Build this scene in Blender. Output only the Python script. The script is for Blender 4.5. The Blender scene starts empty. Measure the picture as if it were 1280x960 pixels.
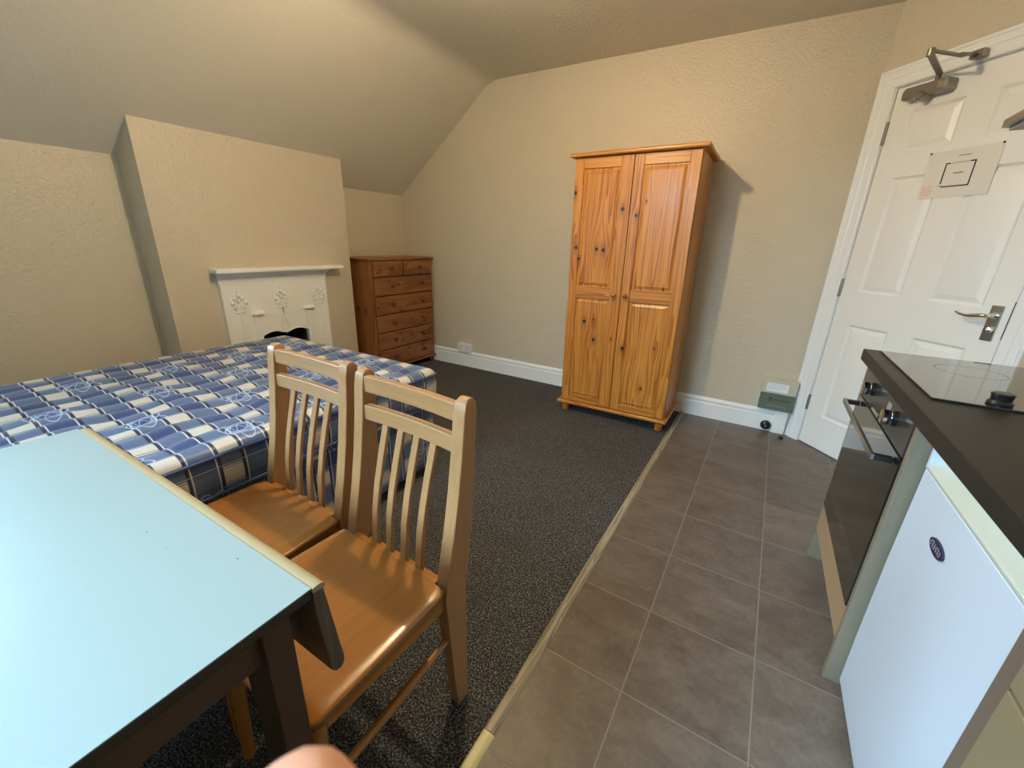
import bpy, bmesh, math, random
from mathutils import Vector, Matrix
random.seed(4)
S = bpy.context.scene
COL = S.collection
PI = math.pi

# ------------------------------------------------------------------ camera
CAM = (3.1634, -3.1917, 1.1985)
YAW, PITCH, ROLL, FPX = -0.5278, 0.3347, 0.0318, 515.33
cy_, sy_, cp_, sp_ = math.cos(YAW), math.sin(YAW), math.cos(PITCH), math.sin(PITCH)
fw = Vector((sy_*cp_, cy_*cp_, -sp_)); rt = Vector((cy_, -sy_, 0)); up = rt.cross(fw)
cr, sr = math.cos(ROLL), math.sin(ROLL)
r2 = cr*rt + sr*up; u2 = -sr*rt + cr*up
camd = bpy.data.cameras.new('camera'); camo = bpy.data.objects.new('camera', camd); COL.objects.link(camo)
camd.sensor_width = 36; camd.lens = 36*FPX/1280; camd.clip_start = 0.01
m4 = Matrix.Identity(4)
for i in range(3):
    m4[i][0] = r2[i]; m4[i][1] = u2[i]; m4[i][2] = -fw[i]; m4[i][3] = CAM[i]
camo.matrix_world = m4
camd.dof.use_dof = True; camd.dof.focus_distance = 2.2; camd.dof.aperture_fstop = 18
S.camera = camo

# ------------------------------------------------------------------ world, lights, exposure
S.view_settings.view_transform = 'Standard'
try: S.view_settings.look = 'None'
except Exception: pass
S.view_settings.gamma = 1; S.view_settings.use_curve_mapping = False
S.view_settings.exposure = 0.25
W = bpy.data.worlds.new('sky'); S.world = W; W.use_nodes = True
bg = W.node_tree.nodes['Background']; bg.inputs[0].default_value = (0.55, 0.75, 1.0, 1); bg.inputs[1].default_value = 0.4
LAMP = (2.2, -1.85, 2.20)
BULB_STRENGTH = 1350.0
def area(name, loc, rot, sx, sy, power, color):
    l = bpy.data.lights.new(name, 'AREA'); l.shape = 'RECTANGLE'; l.size = sx; l.size_y = sy; l.energy = power; l.color = color
    o = bpy.data.objects.new(name, l); o.location = loc; o.rotation_euler = rot; COL.objects.link(o); return o
# overcast daylight outside the dormer window in the left wall and outside the window in the rear wall
area('daylight_dormer_window', (-0.45, -3.60, 1.75), (0, -PI/2+0.35, 0), 0.9, 0.9, 80, (0.45, 0.75, 1.0))
_src = Vector((1.45, -5.25, 2.45)); _dir = Vector((2.55, -1.9, 0.35)) - _src
area('daylight_rear_window', _src, _dir.to_track_quat('-Z', 'Y').to_euler(), 1.5, 1.1, 560, (0.52, 0.79, 1.0))

# ------------------------------------------------------------------ materials
def new_mat(name):
    m = bpy.data.materials.new(name); m.use_nodes = True
    nt = m.node_tree; b = nt.nodes['Principled BSDF']; return m, nt, b
def N(nt, t, **kw):
    n = nt.nodes.new(t)
    for k, v in kw.items(): setattr(n, k, v)
    return n
def setin(n, **kw):
    for k, v in kw.items(): n.inputs[k.replace('_', ' ')].default_value = v
def mth(nt, op, a, b=None, c=None, clamp=False):
    n = nt.nodes.new('ShaderNodeMath'); n.operation = op; n.use_clamp = clamp
    for i, x in enumerate((a, b, c)):
        if x is None: continue
        if isinstance(x, (int, float)): n.inputs[i].default_value = x
        else: nt.links.new(x, n.inputs[i])
    return n.outputs[0]
def mix(nt, f, a, b):
    n = nt.nodes.new('ShaderNodeMix'); n.data_type = 'RGBA'
    for i, x in ((0, f), (6, a), (7, b)):
        if isinstance(x, (int, float)): n.inputs[i].default_value = x
        elif isinstance(x, tuple): n.inputs[i].default_value = x if len(x) == 4 else (*x, 1)
        else: nt.links.new(x, n.inputs[i])
    return n.outputs[2]
def ramp(nt, fac, stops):
    n = nt.nodes.new('ShaderNodeValToRGB'); e = n.color_ramp.elements
    while len(e) < len(stops): e.new(0.5)
    for k, (p, c) in enumerate(stops): e[k].position = p; e[k].color = (*c, 1) if len(c) == 3 else c
    nt.links.new(fac, n.inputs[0]); return n.outputs[0]
def smooth(nt, x, a, b, lo=0.0, hi=1.0):
    n = nt.nodes.new('ShaderNodeMapRange'); n.interpolation_type = 'SMOOTHSTEP'
    nt.links.new(x, n.inputs[0])
    for i, v in zip((1, 2, 3, 4), (a, b, lo, hi)): n.inputs[i].default_value = v
    return n.outputs[0]
def coords(nt, which='Object', scale=(1,1,1), loc=(0,0,0)):
    tc = nt.nodes.new('ShaderNodeTexCoord'); mp = nt.nodes.new('ShaderNodeMapping')
    mp.inputs['Scale'].default_value = scale; mp.inputs['Location'].default_value = loc
    nt.links.new(tc.outputs[which], mp.inputs[0]); return mp.outputs[0]
def noise(nt, vec, scale, detail=3, rough=0.5, dist=0.0):
    n = nt.nodes.new('ShaderNodeTexNoise'); nt.links.new(vec, n.inputs['Vector'])
    setin(n, Scale=scale, Detail=detail, Roughness=rough, Distortion=dist); return n.outputs[0]
def bump(nt, b, h, strength, dist):
    n = nt.nodes.new('ShaderNodeBump'); n.inputs['Strength'].default_value = strength; n.inputs['Distance'].default_value = dist
    nt.links.new(h, n.inputs['Height']); nt.links.new(n.outputs[0], b.inputs['Normal'])
def plain(name, col, rough=0.5, metal=0.0, bumps=None, spec=None, coat=0.0, vary=0.0):
    m, nt, b = new_mat(name)
    b.inputs['Base Color'].default_value = (*col, 1); b.inputs['Roughness'].default_value = rough; b.inputs['Metallic'].default_value = metal
    if spec is not None: b.inputs['Specular IOR Level'].default_value = spec
    if coat: b.inputs['Coat Weight'].default_value = coat; b.inputs['Coat Roughness'].default_value = 0.1
    v = coords(nt)
    if vary:
        n = noise(nt, v, 9, 4)
        c = mix(nt, n, tuple(x*(1-vary) for x in col), tuple(min(1, x*(1+vary)) for x in col))
        nt.links.new(c, b.inputs['Base Color'])
    if bumps: bump(nt, b, noise(nt, v, bumps[0], 3), bumps[1], bumps[2])
    return m
def wall_mat(name, c1, c2, rough, s=0.5):
    m, nt, b = new_mat(name); v = coords(nt)
    n1 = noise(nt, v, 1.3, 3, 0.55)
    nt.links.new(ramp(nt, n1, [(0.3, c1), (0.7, c2)]), b.inputs['Base Color'])
    a = noise(nt, v, 72, 2, 0.5, 0.6); c = noise(nt, v, 150, 2, 0.5); d = noise(nt, v, 4, 3)
    h = mth(nt, 'ADD', mth(nt, 'ADD', mth(nt, 'MULTIPLY', smooth(nt, a, 0.2, 0.8), 1.3), mth(nt, 'MULTIPLY', c, 0.35)), mth(nt, 'MULTIPLY', d, 2.0))
    b.inputs['Roughness'].default_value = rough
    bump(nt, b, h, s, 0.003)
    return m
M_WALL = wall_mat('textured_wall_paint', (0.595, 0.53, 0.412), (0.63, 0.562, 0.438), 0.30, 0.62)
M_CEIL = wall_mat('ceiling_paint', (0.66, 0.615, 0.515), (0.70, 0.655, 0.55), 0.6, 0.35)
M_WHITE = plain('white_gloss_paint', (0.87, 0.88, 0.88), 0.3, bumps=(30, 0.1, 0.002))
M_DOOR = plain('white_door_paint', (0.87, 0.86, 0.83), 0.38, bumps=(60, 0.12, 0.001))
M_CASTIRON = plain('white_painted_cast_iron', (0.90, 0.91, 0.89), 0.4, bumps=(50, 0.1, 0.002))
M_STEEL = plain('brushed_steel', (0.42, 0.40, 0.36), 0.3, 1.0)
M_CHROME = plain('chrome', (0.8, 0.8, 0.8), 0.12, 1.0)
M_GREYMETAL = plain('grey_metal', (0.30, 0.28, 0.24), 0.38, 0.8)
M_BLACKPL = plain('black_plastic', (0.012, 0.012, 0.014), 0.3)
M_BLACK = plain('soot_black', (0.004, 0.004, 0.004), 0.9)
M_GLASSBLK = plain('black_glass', (0.012, 0.011, 0.010), 0.05, spec=0.9, coat=0.6)
M_HOBGLASS = plain('hob_glass', (0.016, 0.015, 0.014), 0.05, spec=0.8, coat=0.8)
M_CTRL = plain('oven_fascia', (0.06, 0.057, 0.052), 0.28, 0.4)
M_WORKTOP = plain('dark_worktop_laminate', (0.021, 0.018, 0.015), 0.45, spec=0.3, vary=0.12, bumps=(400, 0.15, 0.0006))
M_FRIDGE = plain('white_fridge_enamel', (0.60, 0.68, 0.79), 0.28, bumps=(500, 0.08, 0.0004))
M_FRIDGEH = plain('cream_fridge_trim', (0.60, 0.63, 0.55), 0.3)
M_TAN = plain('tan_cabinet_laminate', (0.23, 0.185, 0.105), 0.5, vary=0.08)
M_EDGE = plain('brown_cabinet_edge', (0.16, 0.115, 0.085), 0.5)
M_BADGE = plain('dark_purple_badge', (0.03, 0.02, 0.06), 0.3)
M_SILVER = plain('silver_print', (0.5, 0.5, 0.55), 0.35, 0.5)
M_PAPER = plain('paper', (0.78, 0.74, 0.68), 0.6)
M_INK = plain('black_ink', (0.01, 0.01, 0.01), 0.6)
M_GREYINK = plain('grey_ink', (0.33, 0.31, 0.28), 0.6)
M_REDINK = plain('faded_red_print', (0.80, 0.56, 0.48), 0.6)
M_SOCKET = plain('white_plastic', (0.82, 0.82, 0.80), 0.35)
M_BOXCREAM = plain('cream_enamel_box', (0.56, 0.54, 0.42), 0.35)
M_BOXGREEN = plain('dark_green_grey_cover', (0.12, 0.16, 0.13), 0.3, spec=0.6)
M_LABEL = plain('white_label', (0.82, 0.84, 0.86), 0.5)
M_BEIGE = plain('beige_lipping', (0.37, 0.295, 0.17), 0.35)
M_TCORE = plain('dark_board_edge', (0.03, 0.018, 0.010), 0.5)

def wood(name, cols, axis, scale=1.0, rough=0.35, knots=(), kplane='xz', seed=0.0, coat=0.15, contrast=1.0, boards=0.0):
    """axis: direction the grain runs along; cols dark->light"""
    m, nt, b = new_mat(name)
    tc = nt.nodes.new('ShaderNodeTexCoord'); sp = nt.nodes.new('ShaderNodeSeparateXYZ'); nt.links.new(tc.outputs['Object'], sp.inputs[0])
    ax = 'XYZ'.index(axis)
    o = [sp.outputs[i] for i in range(3)]
    across = [i for i in range(3) if i != ax]
    g = o[ax]; a1, a2 = o[across[0]], o[across[1]]
    bow = 0
    dark = None
    if knots:
        pa, pb = [sp.outputs['XYZ'.index(c.upper())] for c in kplane]
        for (kx, kz, kr) in [(p_, q_, r_*1.35) for p_, q_, r_ in knots]:
            dx = mth(nt, 'SUBTRACT', pa, kx); dz = mth(nt, 'SUBTRACT', pb, kz)
            if ('xyz'.index(kplane[1])) == ax: sa, sb = 1.0, 0.38; cross = dx
            else: sa, sb = 0.38, 1.0; cross = dz
            dxs = mth(nt, 'MULTIPLY', dx, sa); dzs = mth(nt, 'MULTIPLY', dz, sb)
            r2_ = mth(nt, 'ADD', mth(nt, 'MULTIPLY', dxs, dxs), mth(nt, 'MULTIPLY', dzs, dzs))
            e = mth(nt, 'EXPONENT', mth(nt, 'MULTIPLY', r2_, -1.0/(kr*3.2)**2))
            off = mth(nt, 'MULTIPLY', mth(nt, 'MULTIPLY', cross, -0.9), e)
            bow = off if isinstance(bow, int) else mth(nt, 'ADD', bow, off)
            rr = mth(nt, 'ADD', mth(nt, 'MULTIPLY', dx, dx), mth(nt, 'MULTIPLY', dz, dz))
            e2 = mth(nt, 'EXPONENT', mth(nt, 'MULTIPLY', r2_, -1.0/(kr*0.95)**2))
            k = mth(nt, 'MAXIMUM', smooth(nt, rr, (kr*0.5)**2, (kr*0.85)**2, 1.0, 0.0), mth(nt, 'MULTIPLY', e2, 0.55))
            dark = k if dark is None else mth(nt, 'MAXIMUM', dark, k)
    if not isinstance(bow, int):
        a1 = mth(nt, 'ADD', a1, bow); a2 = mth(nt, 'ADD', a2, bow)
    cb = nt.nodes.new('ShaderNodeCombineXYZ')
    nt.links.new(mth(nt, 'MULTIPLY', a1, 1.0), cb.inputs[0]); nt.links.new(mth(nt, 'MULTIPLY', a2, 0.25 if knots else 1.0), cb.inputs[1])
    nt.links.new(mth(nt, 'ADD', mth(nt, 'MULTIPLY', g, 0.028), seed), cb.inputs[2])
    v = cb.outputs[0]
    big = noise(nt, v, 15*scale, 2, 0.5, 0.5)
    rings = mth(nt, 'FRACT', mth(nt, 'MULTIPLY', big, 9.0))
    ringc = mth(nt, 'POWER', rings, 1.8)
    fine = noise(nt, v, 260*scale, 3, 0.6)
    f = mth(nt, 'ADD', mth(nt, 'MULTIPLY', ringc, 0.64*contrast), mth(nt, 'MULTIPLY', fine, 0.42))
    f = mth(nt, 'ADD', f, mth(nt, 'MULTIPLY', mth(nt, 'SUBTRACT', noise(nt, v, 6*scale, 2), 0.5), 0.5))
    c = ramp(nt, f, [(0.12, cols[2]), (0.5, cols[1]), (0.95, cols[0])])
    if dark is not None: c = mix(nt, dark, c, (0.018, 0.005, 0.003))
    nt.links.new(c, b.inputs['Base Color'])
    b.inputs['Roughness'].default_value = rough; b.inputs['Coat Weight'].default_value = coat; b.inputs['Coat Roughness'].default_value = 0.18
    bump(nt, b, f, 0.08, 0.001)
    return m
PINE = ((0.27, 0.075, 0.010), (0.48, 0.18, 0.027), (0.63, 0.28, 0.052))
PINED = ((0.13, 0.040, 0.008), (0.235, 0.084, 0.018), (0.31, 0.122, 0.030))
OAK = ((0.26, 0.118, 0.042), (0.36, 0.178, 0.070), (0.43, 0.228, 0.095))
SEATW = ((0.25, 0.088, 0.013), (0.33, 0.13, 0.020), (0.39, 0.165, 0.030))
DARKW = ((0.034, 0.015, 0.006), (0.055, 0.025, 0.010), (0.075, 0.035, 0.014))
WR = (2.39, -0.24)   # wardrobe root x, y
wk = [(2.027,1.504,.014),(2.346,1.403,.013),(2.057,1.171,.013),(2.198,1.164,.012),(2.244,1.159,.013),(2.079,1.10,.009),(2.434,1.365,.011),(2.486,1.443,.006),
      (2.153,.686,.013),(2.216,.705,.006),(2.23,.565,.012),(2.438,.534,.014),(2.591,.275,.008),(2.355,.587,.006),(2.649,.938,.007),(2.645,.56,.006)]
M_PINE_V = wood('pine_vertical_grain', PINE, 'Z', knots=[(a-WR[0], b, c) for a, b, c in wk], seed=1.3)
M_PINE_H = wood('pine_horizontal_grain', PINE, 'X', seed=4.1)
M_PINE_SIDE = wood('pine_side_grain', PINE, 'Z', seed=7.7, scale=0.8)
M_PINE_KNOB = wood('pine_turned', ((0.22,0.06,0.012),(0.38,0.13,0.022),(0.50,0.2,0.04)), 'Z', seed=2.2, rough=0.22)
ck = [(-.69,.93,.008),(-.6,.84,.007),(-.49,.80,.008),(-.22,.885,.009),(-.74,.62,.009),(-.31,.62,.008),(-.47,.57,.008),(-.12,.50,.008),(-.18,.44,.008),
      (-.36,.47,.007),(-.5,.36,.008),(-.36,.33,.012),(-.24,.41,.008),(-.22,.21,.013),(-.2,.16,.012),(-.4,.21,.009),(-.41,.15,.007),(-.17,.235,.012)]
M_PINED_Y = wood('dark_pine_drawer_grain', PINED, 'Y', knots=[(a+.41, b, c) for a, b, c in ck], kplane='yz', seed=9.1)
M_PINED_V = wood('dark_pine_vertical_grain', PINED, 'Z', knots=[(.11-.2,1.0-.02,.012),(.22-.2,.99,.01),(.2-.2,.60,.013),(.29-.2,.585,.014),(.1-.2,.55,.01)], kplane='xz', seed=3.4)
M_PINED_K = wood('dark_pine_turned', ((0.05,0.014,0.005),(0.10,0.03,0.008),(0.16,0.05,0.012)), 'X', seed=5.0, rough=0.25)
M_PINED_GAP = plain('dark_pine_shadow_line', (0.05, 0.014, 0.007), 0.6)
M_OAK_V = wood('light_beech_vertical', OAK, 'Z', seed=0.7, rough=0.32, contrast=0.35)
M_OAK_H = wood('light_beech_horizontal', OAK, 'X', seed=5.5, rough=0.32, contrast=0.35)
M_SEAT = wood('honey_seat_wood', SEATW, 'Y', seed=8.2, rough=0.26, contrast=0.25, coat=0.5)
M_DARKW = wood('brown_table_wood', DARKW, 'Z', seed=6.1, rough=0.45, contrast=0.3, coat=0.0)
M_DARKWH = wood('brown_table_wood_side', DARKW, 'X', seed=6.7, rough=0.45, contrast=0.3, coat=0.0)
M_LEAFEND = wood('worn_grey_brown_wood', ((0.045,0.030,0.018),(0.085,0.062,0.040),(0.14,0.108,0.072)), 'Z', seed=2.9, rough=0.5, coat=0, contrast=0.5)
M_GREYWOOD = wood('pale_grey_wood_panel', ((0.16,0.125,0.080),(0.195,0.155,0.105),(0.23,0.19,0.13)), 'Z', seed=1.9, rough=0.5, contrast=0.25, coat=0)
M_TANWOOD = wood('pale_tan_wood_panel', ((0.30,0.20,0.11),(0.36,0.25,0.14),(0.41,0.29,0.17)), 'Y', seed=2.4, rough=0.45, contrast=0.2, coat=0)
M_STRIP = wood('worn_threshold_strip', ((0.12,0.10,0.07),(0.23,0.20,0.145),(0.38,0.345,0.26)), 'Y', seed=3.9, rough=0.35, contrast=0.9, coat=0, scale=2)
M_STRIP2 = wood('yellow_threshold_strip', ((0.50,0.43,0.18),(0.66,0.60,0.30),(0.75,0.70,0.40)), 'Y', seed=4.9, rough=0.4, contrast=0.5, coat=0, scale=2)

def carpet():
    m, nt, b = new_mat('charcoal_speckled_carpet'); v = coords(nt)
    vo = nt.nodes.new('ShaderNodeTexVoronoi'); nt.links.new(v, vo.inputs['Vector']); vo.inputs['Scale'].default_value = 240
    n = noise(nt, v, 200, 3, 0.6); n2 = noise(nt, v, 3, 3, 0.6)
    f = mth(nt, 'ADD', n, mth(nt, 'MULTIPLY', mth(nt, 'SUBTRACT', vo.outputs['Distance'], 0.4), 0.25))
    c = ramp(nt, f, [(0.37, (0.014, 0.015, 0.018)), (0.50, (0.046, 0.049, 0.055)), (0.58, (0.105, 0.108, 0.114)), (0.68, (0.30, 0.30, 0.295))])
    c = mix(nt, mth(nt, 'MULTIPLY', n2, 0.35), c, (0.02, 0.02, 0.022))
    nt.links.new(c, b.inputs['Base Color']); b.inputs['Roughness'].default_value = 0.95; b.inputs['Specular IOR Level'].default_value = 0.1
    bump(nt, b, f, 0.9, 0.006)
    return m
M_CARPET = carpet()
GX, GY, GA, TX, TY = 3.0691, -0.7041, -0.0173, 0.3182, 0.3216
def vinyl():
    m, nt, b = new_mat('brown_slate_vinyl_tile')
    tc = nt.nodes.new('ShaderNodeTexCoord')
    mp = nt.nodes.new('ShaderNodeMapping'); mp.vector_type = 'TEXTURE'; mp.inputs['Location'].default_value = (GX, GY, 0); mp.inputs['Rotation'].default_value = (0, 0, GA)
    nt.links.new(tc.outputs['Object'], mp.inputs[0]); v = mp.outputs[0]
    sp = nt.nodes.new('ShaderNodeSeparateXYZ'); nt.links.new(v, sp.inputs[0])
    fx = mth(nt, 'DIVIDE', sp.outputs[0], TX); fy = mth(nt, 'DIVIDE', sp.outputs[1], TY)
    def edge(f, T):
        fr = mth(nt, 'FRACT', f); d = mth(nt, 'MULTIPLY', mth(nt, 'MINIMUM', fr, mth(nt, 'SUBTRACT', 1.0, fr)), T)
        return smooth(nt, d, 0.0010, 0.0026, 1.0, 0.0)
    g = mth(nt, 'MAXIMUM', edge(fx, TX), edge(fy, TY))
    ix = mth(nt, 'FLOOR', fx); iy = mth(nt, 'FLOOR', fy)
    cb = nt.nodes.new('ShaderNodeCombineXYZ'); nt.links.new(ix, cb.inputs[0]); nt.links.new(iy, cb.inputs[1])
    wn = nt.nodes.new('ShaderNodeTexWhiteNoise'); nt.links.new(cb.outputs[0], wn.inputs[0])
    va = nt.nodes.new('ShaderNodeVectorMath'); va.operation = 'MULTIPLY_ADD'; nt.links.new(wn.outputs['Color'], va.inputs[0]); va.inputs[1].default_value = (7, 7, 7); nt.links.new(v, va.inputs[2])
    mp2 = nt.nodes.new('ShaderNodeMapping'); mp2.inputs['Scale'].default_value = (0.9, 1.35, 1); nt.links.new(va.outputs[0], mp2.inputs[0])
    n = noise(nt, mp2.outputs[0], 7.5, 8, 0.70, 0.3)
    n3 = noise(nt, va.outputs[0], 60, 5, 0.7)
    f = mth(nt, 'ADD', mth(nt, 'MULTIPLY', n, 0.72), mth(nt, 'MULTIPLY', n3, 0.28))
    f = mth(nt, 'ADD', f, mth(nt, 'MULTIPLY', mth(nt, 'SUBTRACT', wn.outputs['Value'], 0.5), 0.06))
    c = ramp(nt, f, [(0.33, (0.082, 0.066, 0.055)), (0.5, (0.135, 0.112, 0.094)), (0.70, (0.20, 0.172, 0.148))])
    c = mix(nt, g, c, (0.24, 0.215, 0.185))
    nt.links.new(c, b.inputs['Base Color'])
    nt.links.new(mth(nt, 'ADD', mth(nt, 'MULTIPLY', n, 0.25), 0.32), b.inputs['Roughness'])
    bump(nt, b, mth(nt, 'SUBTRACT', mth(nt, 'MULTIPLY', n3, 0.2), g), 0.35, 0.0015)
    return m
M_VINYL = vinyl()

CREAM_Y0, CREAM_X0, PER = -2.650, 1.665, 0.154
def plaid():
    m, nt, b = new_mat('blue_plaid_ticking')
    tc = nt.nodes.new('ShaderNodeTexCoord'); sp = nt.nodes.new('ShaderNodeSeparateXYZ'); nt.links.new(tc.outputs['UV'], sp.inputs[0])
    U, V = sp.outputs[0], sp.outputs[1]      # U: world y, V: distance across (world x, continuing down the side)
    def tri(c, c0):                            # 0 at the centre of a cream block, 0.5 at the centre of a blue one
        fr = mth(nt, 'FRACT', mth(nt, 'ADD', mth(nt, 'DIVIDE', mth(nt, 'SUBTRACT', c, c0), PER), 0.5))
        return mth(nt, 'SUBTRACT', fr, 0.5)
    tu, tv = tri(U, CREAM_Y0), tri(V, CREAM_X0)
    au, av = mth(nt, 'ABSOLUTE', tu), mth(nt, 'ABSOLUTE', tv)
    bu, bv = smooth(nt, au, 0.225, 0.24), smooth(nt, av, 0.20, 0.215)
    both = mth(nt, 'MULTIPLY', bu, bv); anyb = mth(nt, 'MAXIMUM', bu, bv)
    c = mix(nt, anyb, (0.55, 0.51, 0.45), (0.085, 0.128, 0.235))
    c = mix(nt, both, c, (0.028, 0.055, 0.165))
    def line(a, c0, w): return smooth(nt, mth(nt, 'ABSOLUTE', mth(nt, 'SUBTRACT', a, c0)), w*0.7, w, 1.0, 0.0)
    navy = mth(nt, 'MAXIMUM', line(au, 0.220, 0.034), mth(nt, 'MULTIPLY', line(av, 0.17, 0.010), 0.8))
    white = mth(nt, 'MAXIMUM', line(au, 0.272, 0.015), mth(nt, 'MULTIPLY', line(av, 0.245, 0.010), 0.55))
    c = mix(nt, navy, c, (0.012, 0.020, 0.055))
    c = mix(nt, mth(nt, 'MULTIPLY', white, 0.85), c, (0.62, 0.63, 0.65))
    # looped pale scribble motifs, one in every other cell
    cu = mth(nt, 'ADD', mth(nt, 'DIVIDE', mth(nt, 'SUBTRACT', U, CREAM_Y0 + PER*0.5), PER*2), 0.5)
    cv = mth(nt, 'ADD', mth(nt, 'DIVIDE', mth(nt, 'SUBTRACT', V, CREAM_X0 + PER*0.62), PER*2), 0.5)
    par = mth(nt, 'MULTIPLY', mth(nt, 'FLOORED_MODULO', mth(nt, 'FLOOR', cv), 2.0), 0.5)
    lu = mth(nt, 'MULTIPLY', mth(nt, 'SUBTRACT', mth(nt, 'FRACT', mth(nt, 'ADD', cu, par)), 0.5), PER*2)
    lv = mth(nt, 'MULTIPLY', mth(nt, 'SUBTRACT', mth(nt, 'FRACT', cv), 0.5), PER*2)
    scr = None
    for k in range(6):
        a = k*PI/6 + 0.2; ox, oy = 0.016*math.cos(k*2.1), 0.012*math.sin(k*1.7)
        ca, sa = math.cos(a), math.sin(a)
        p = mth(nt, 'ADD', mth(nt, 'MULTIPLY', lu, ca), mth(nt, 'MULTIPLY', lv, sa)); q = mth(nt, 'SUBTRACT', mth(nt, 'MULTIPLY', lv, ca), mth(nt, 'MULTIPLY', lu, sa))
        p = mth(nt, 'DIVIDE', mth(nt, 'SUBTRACT', p, ox), 0.052); q = mth(nt, 'DIVIDE', mth(nt, 'SUBTRACT', q, oy), 0.022)
        rr = mth(nt, 'SQRT', mth(nt, 'ADD', mth(nt, 'MULTIPLY', p, p), mth(nt, 'MULTIPLY', q, q)))
        l = smooth(nt, mth(nt, 'ABSOLUTE', mth(nt, 'SUBTRACT', rr, 1.0)), 0.025, 0.075, 1.0, 0.0)
        scr = l if scr is None else mth(nt, 'MAXIMUM', scr, l)
    c = mix(nt, mth(nt, 'MULTIPLY', scr, 0.75), c, (0.50, 0.62, 0.82))
    nt.links.new(c, b.inputs['Base Color']); b.inputs['Roughness'].default_value = 0.38
    b.inputs['Sheen Weight'].default_value = 0.15
    w = noise(nt, coords(nt), 900, 2); bump(nt, b, w, 0.12, 0.0006)
    return m
M_PLAID = plaid()
M_NAVY = plain('navy_piping', (0.05, 0.09, 0.24), 0.4)

def tabletop_mat():
    m, nt, b = new_mat('pale_laminate_tabletop'); sp = nt.nodes.new('ShaderNodeSeparateXYZ'); tc = nt.nodes.new('ShaderNodeTexCoord'); nt.links.new(tc.outputs['Object'], sp.inputs[0])
    d = None
    for (x, y, r, k) in TABLE_SPECKS:
        dx = mth(nt, 'SUBTRACT', sp.outputs[0], x); dy = mth(nt, 'MULTIPLY', mth(nt, 'SUBTRACT', sp.outputs[1], y), k)
        rr = mth(nt, 'ADD', mth(nt, 'MULTIPLY', dx, dx), mth(nt, 'MULTIPLY', dy, dy))
        s = smooth(nt, rr, (r*.5)**2, r*r, 1.0, 0.0); d = s if d is None else mth(nt, 'MAXIMUM', d, s)
    c = mix(nt, d, (0.27, 0.345, 0.352), (0.03, 0.03, 0.03))
    nt.links.new(c, b.inputs['Base Color']); b.inputs['Roughness'].default_value = 0.35
    return m

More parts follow.
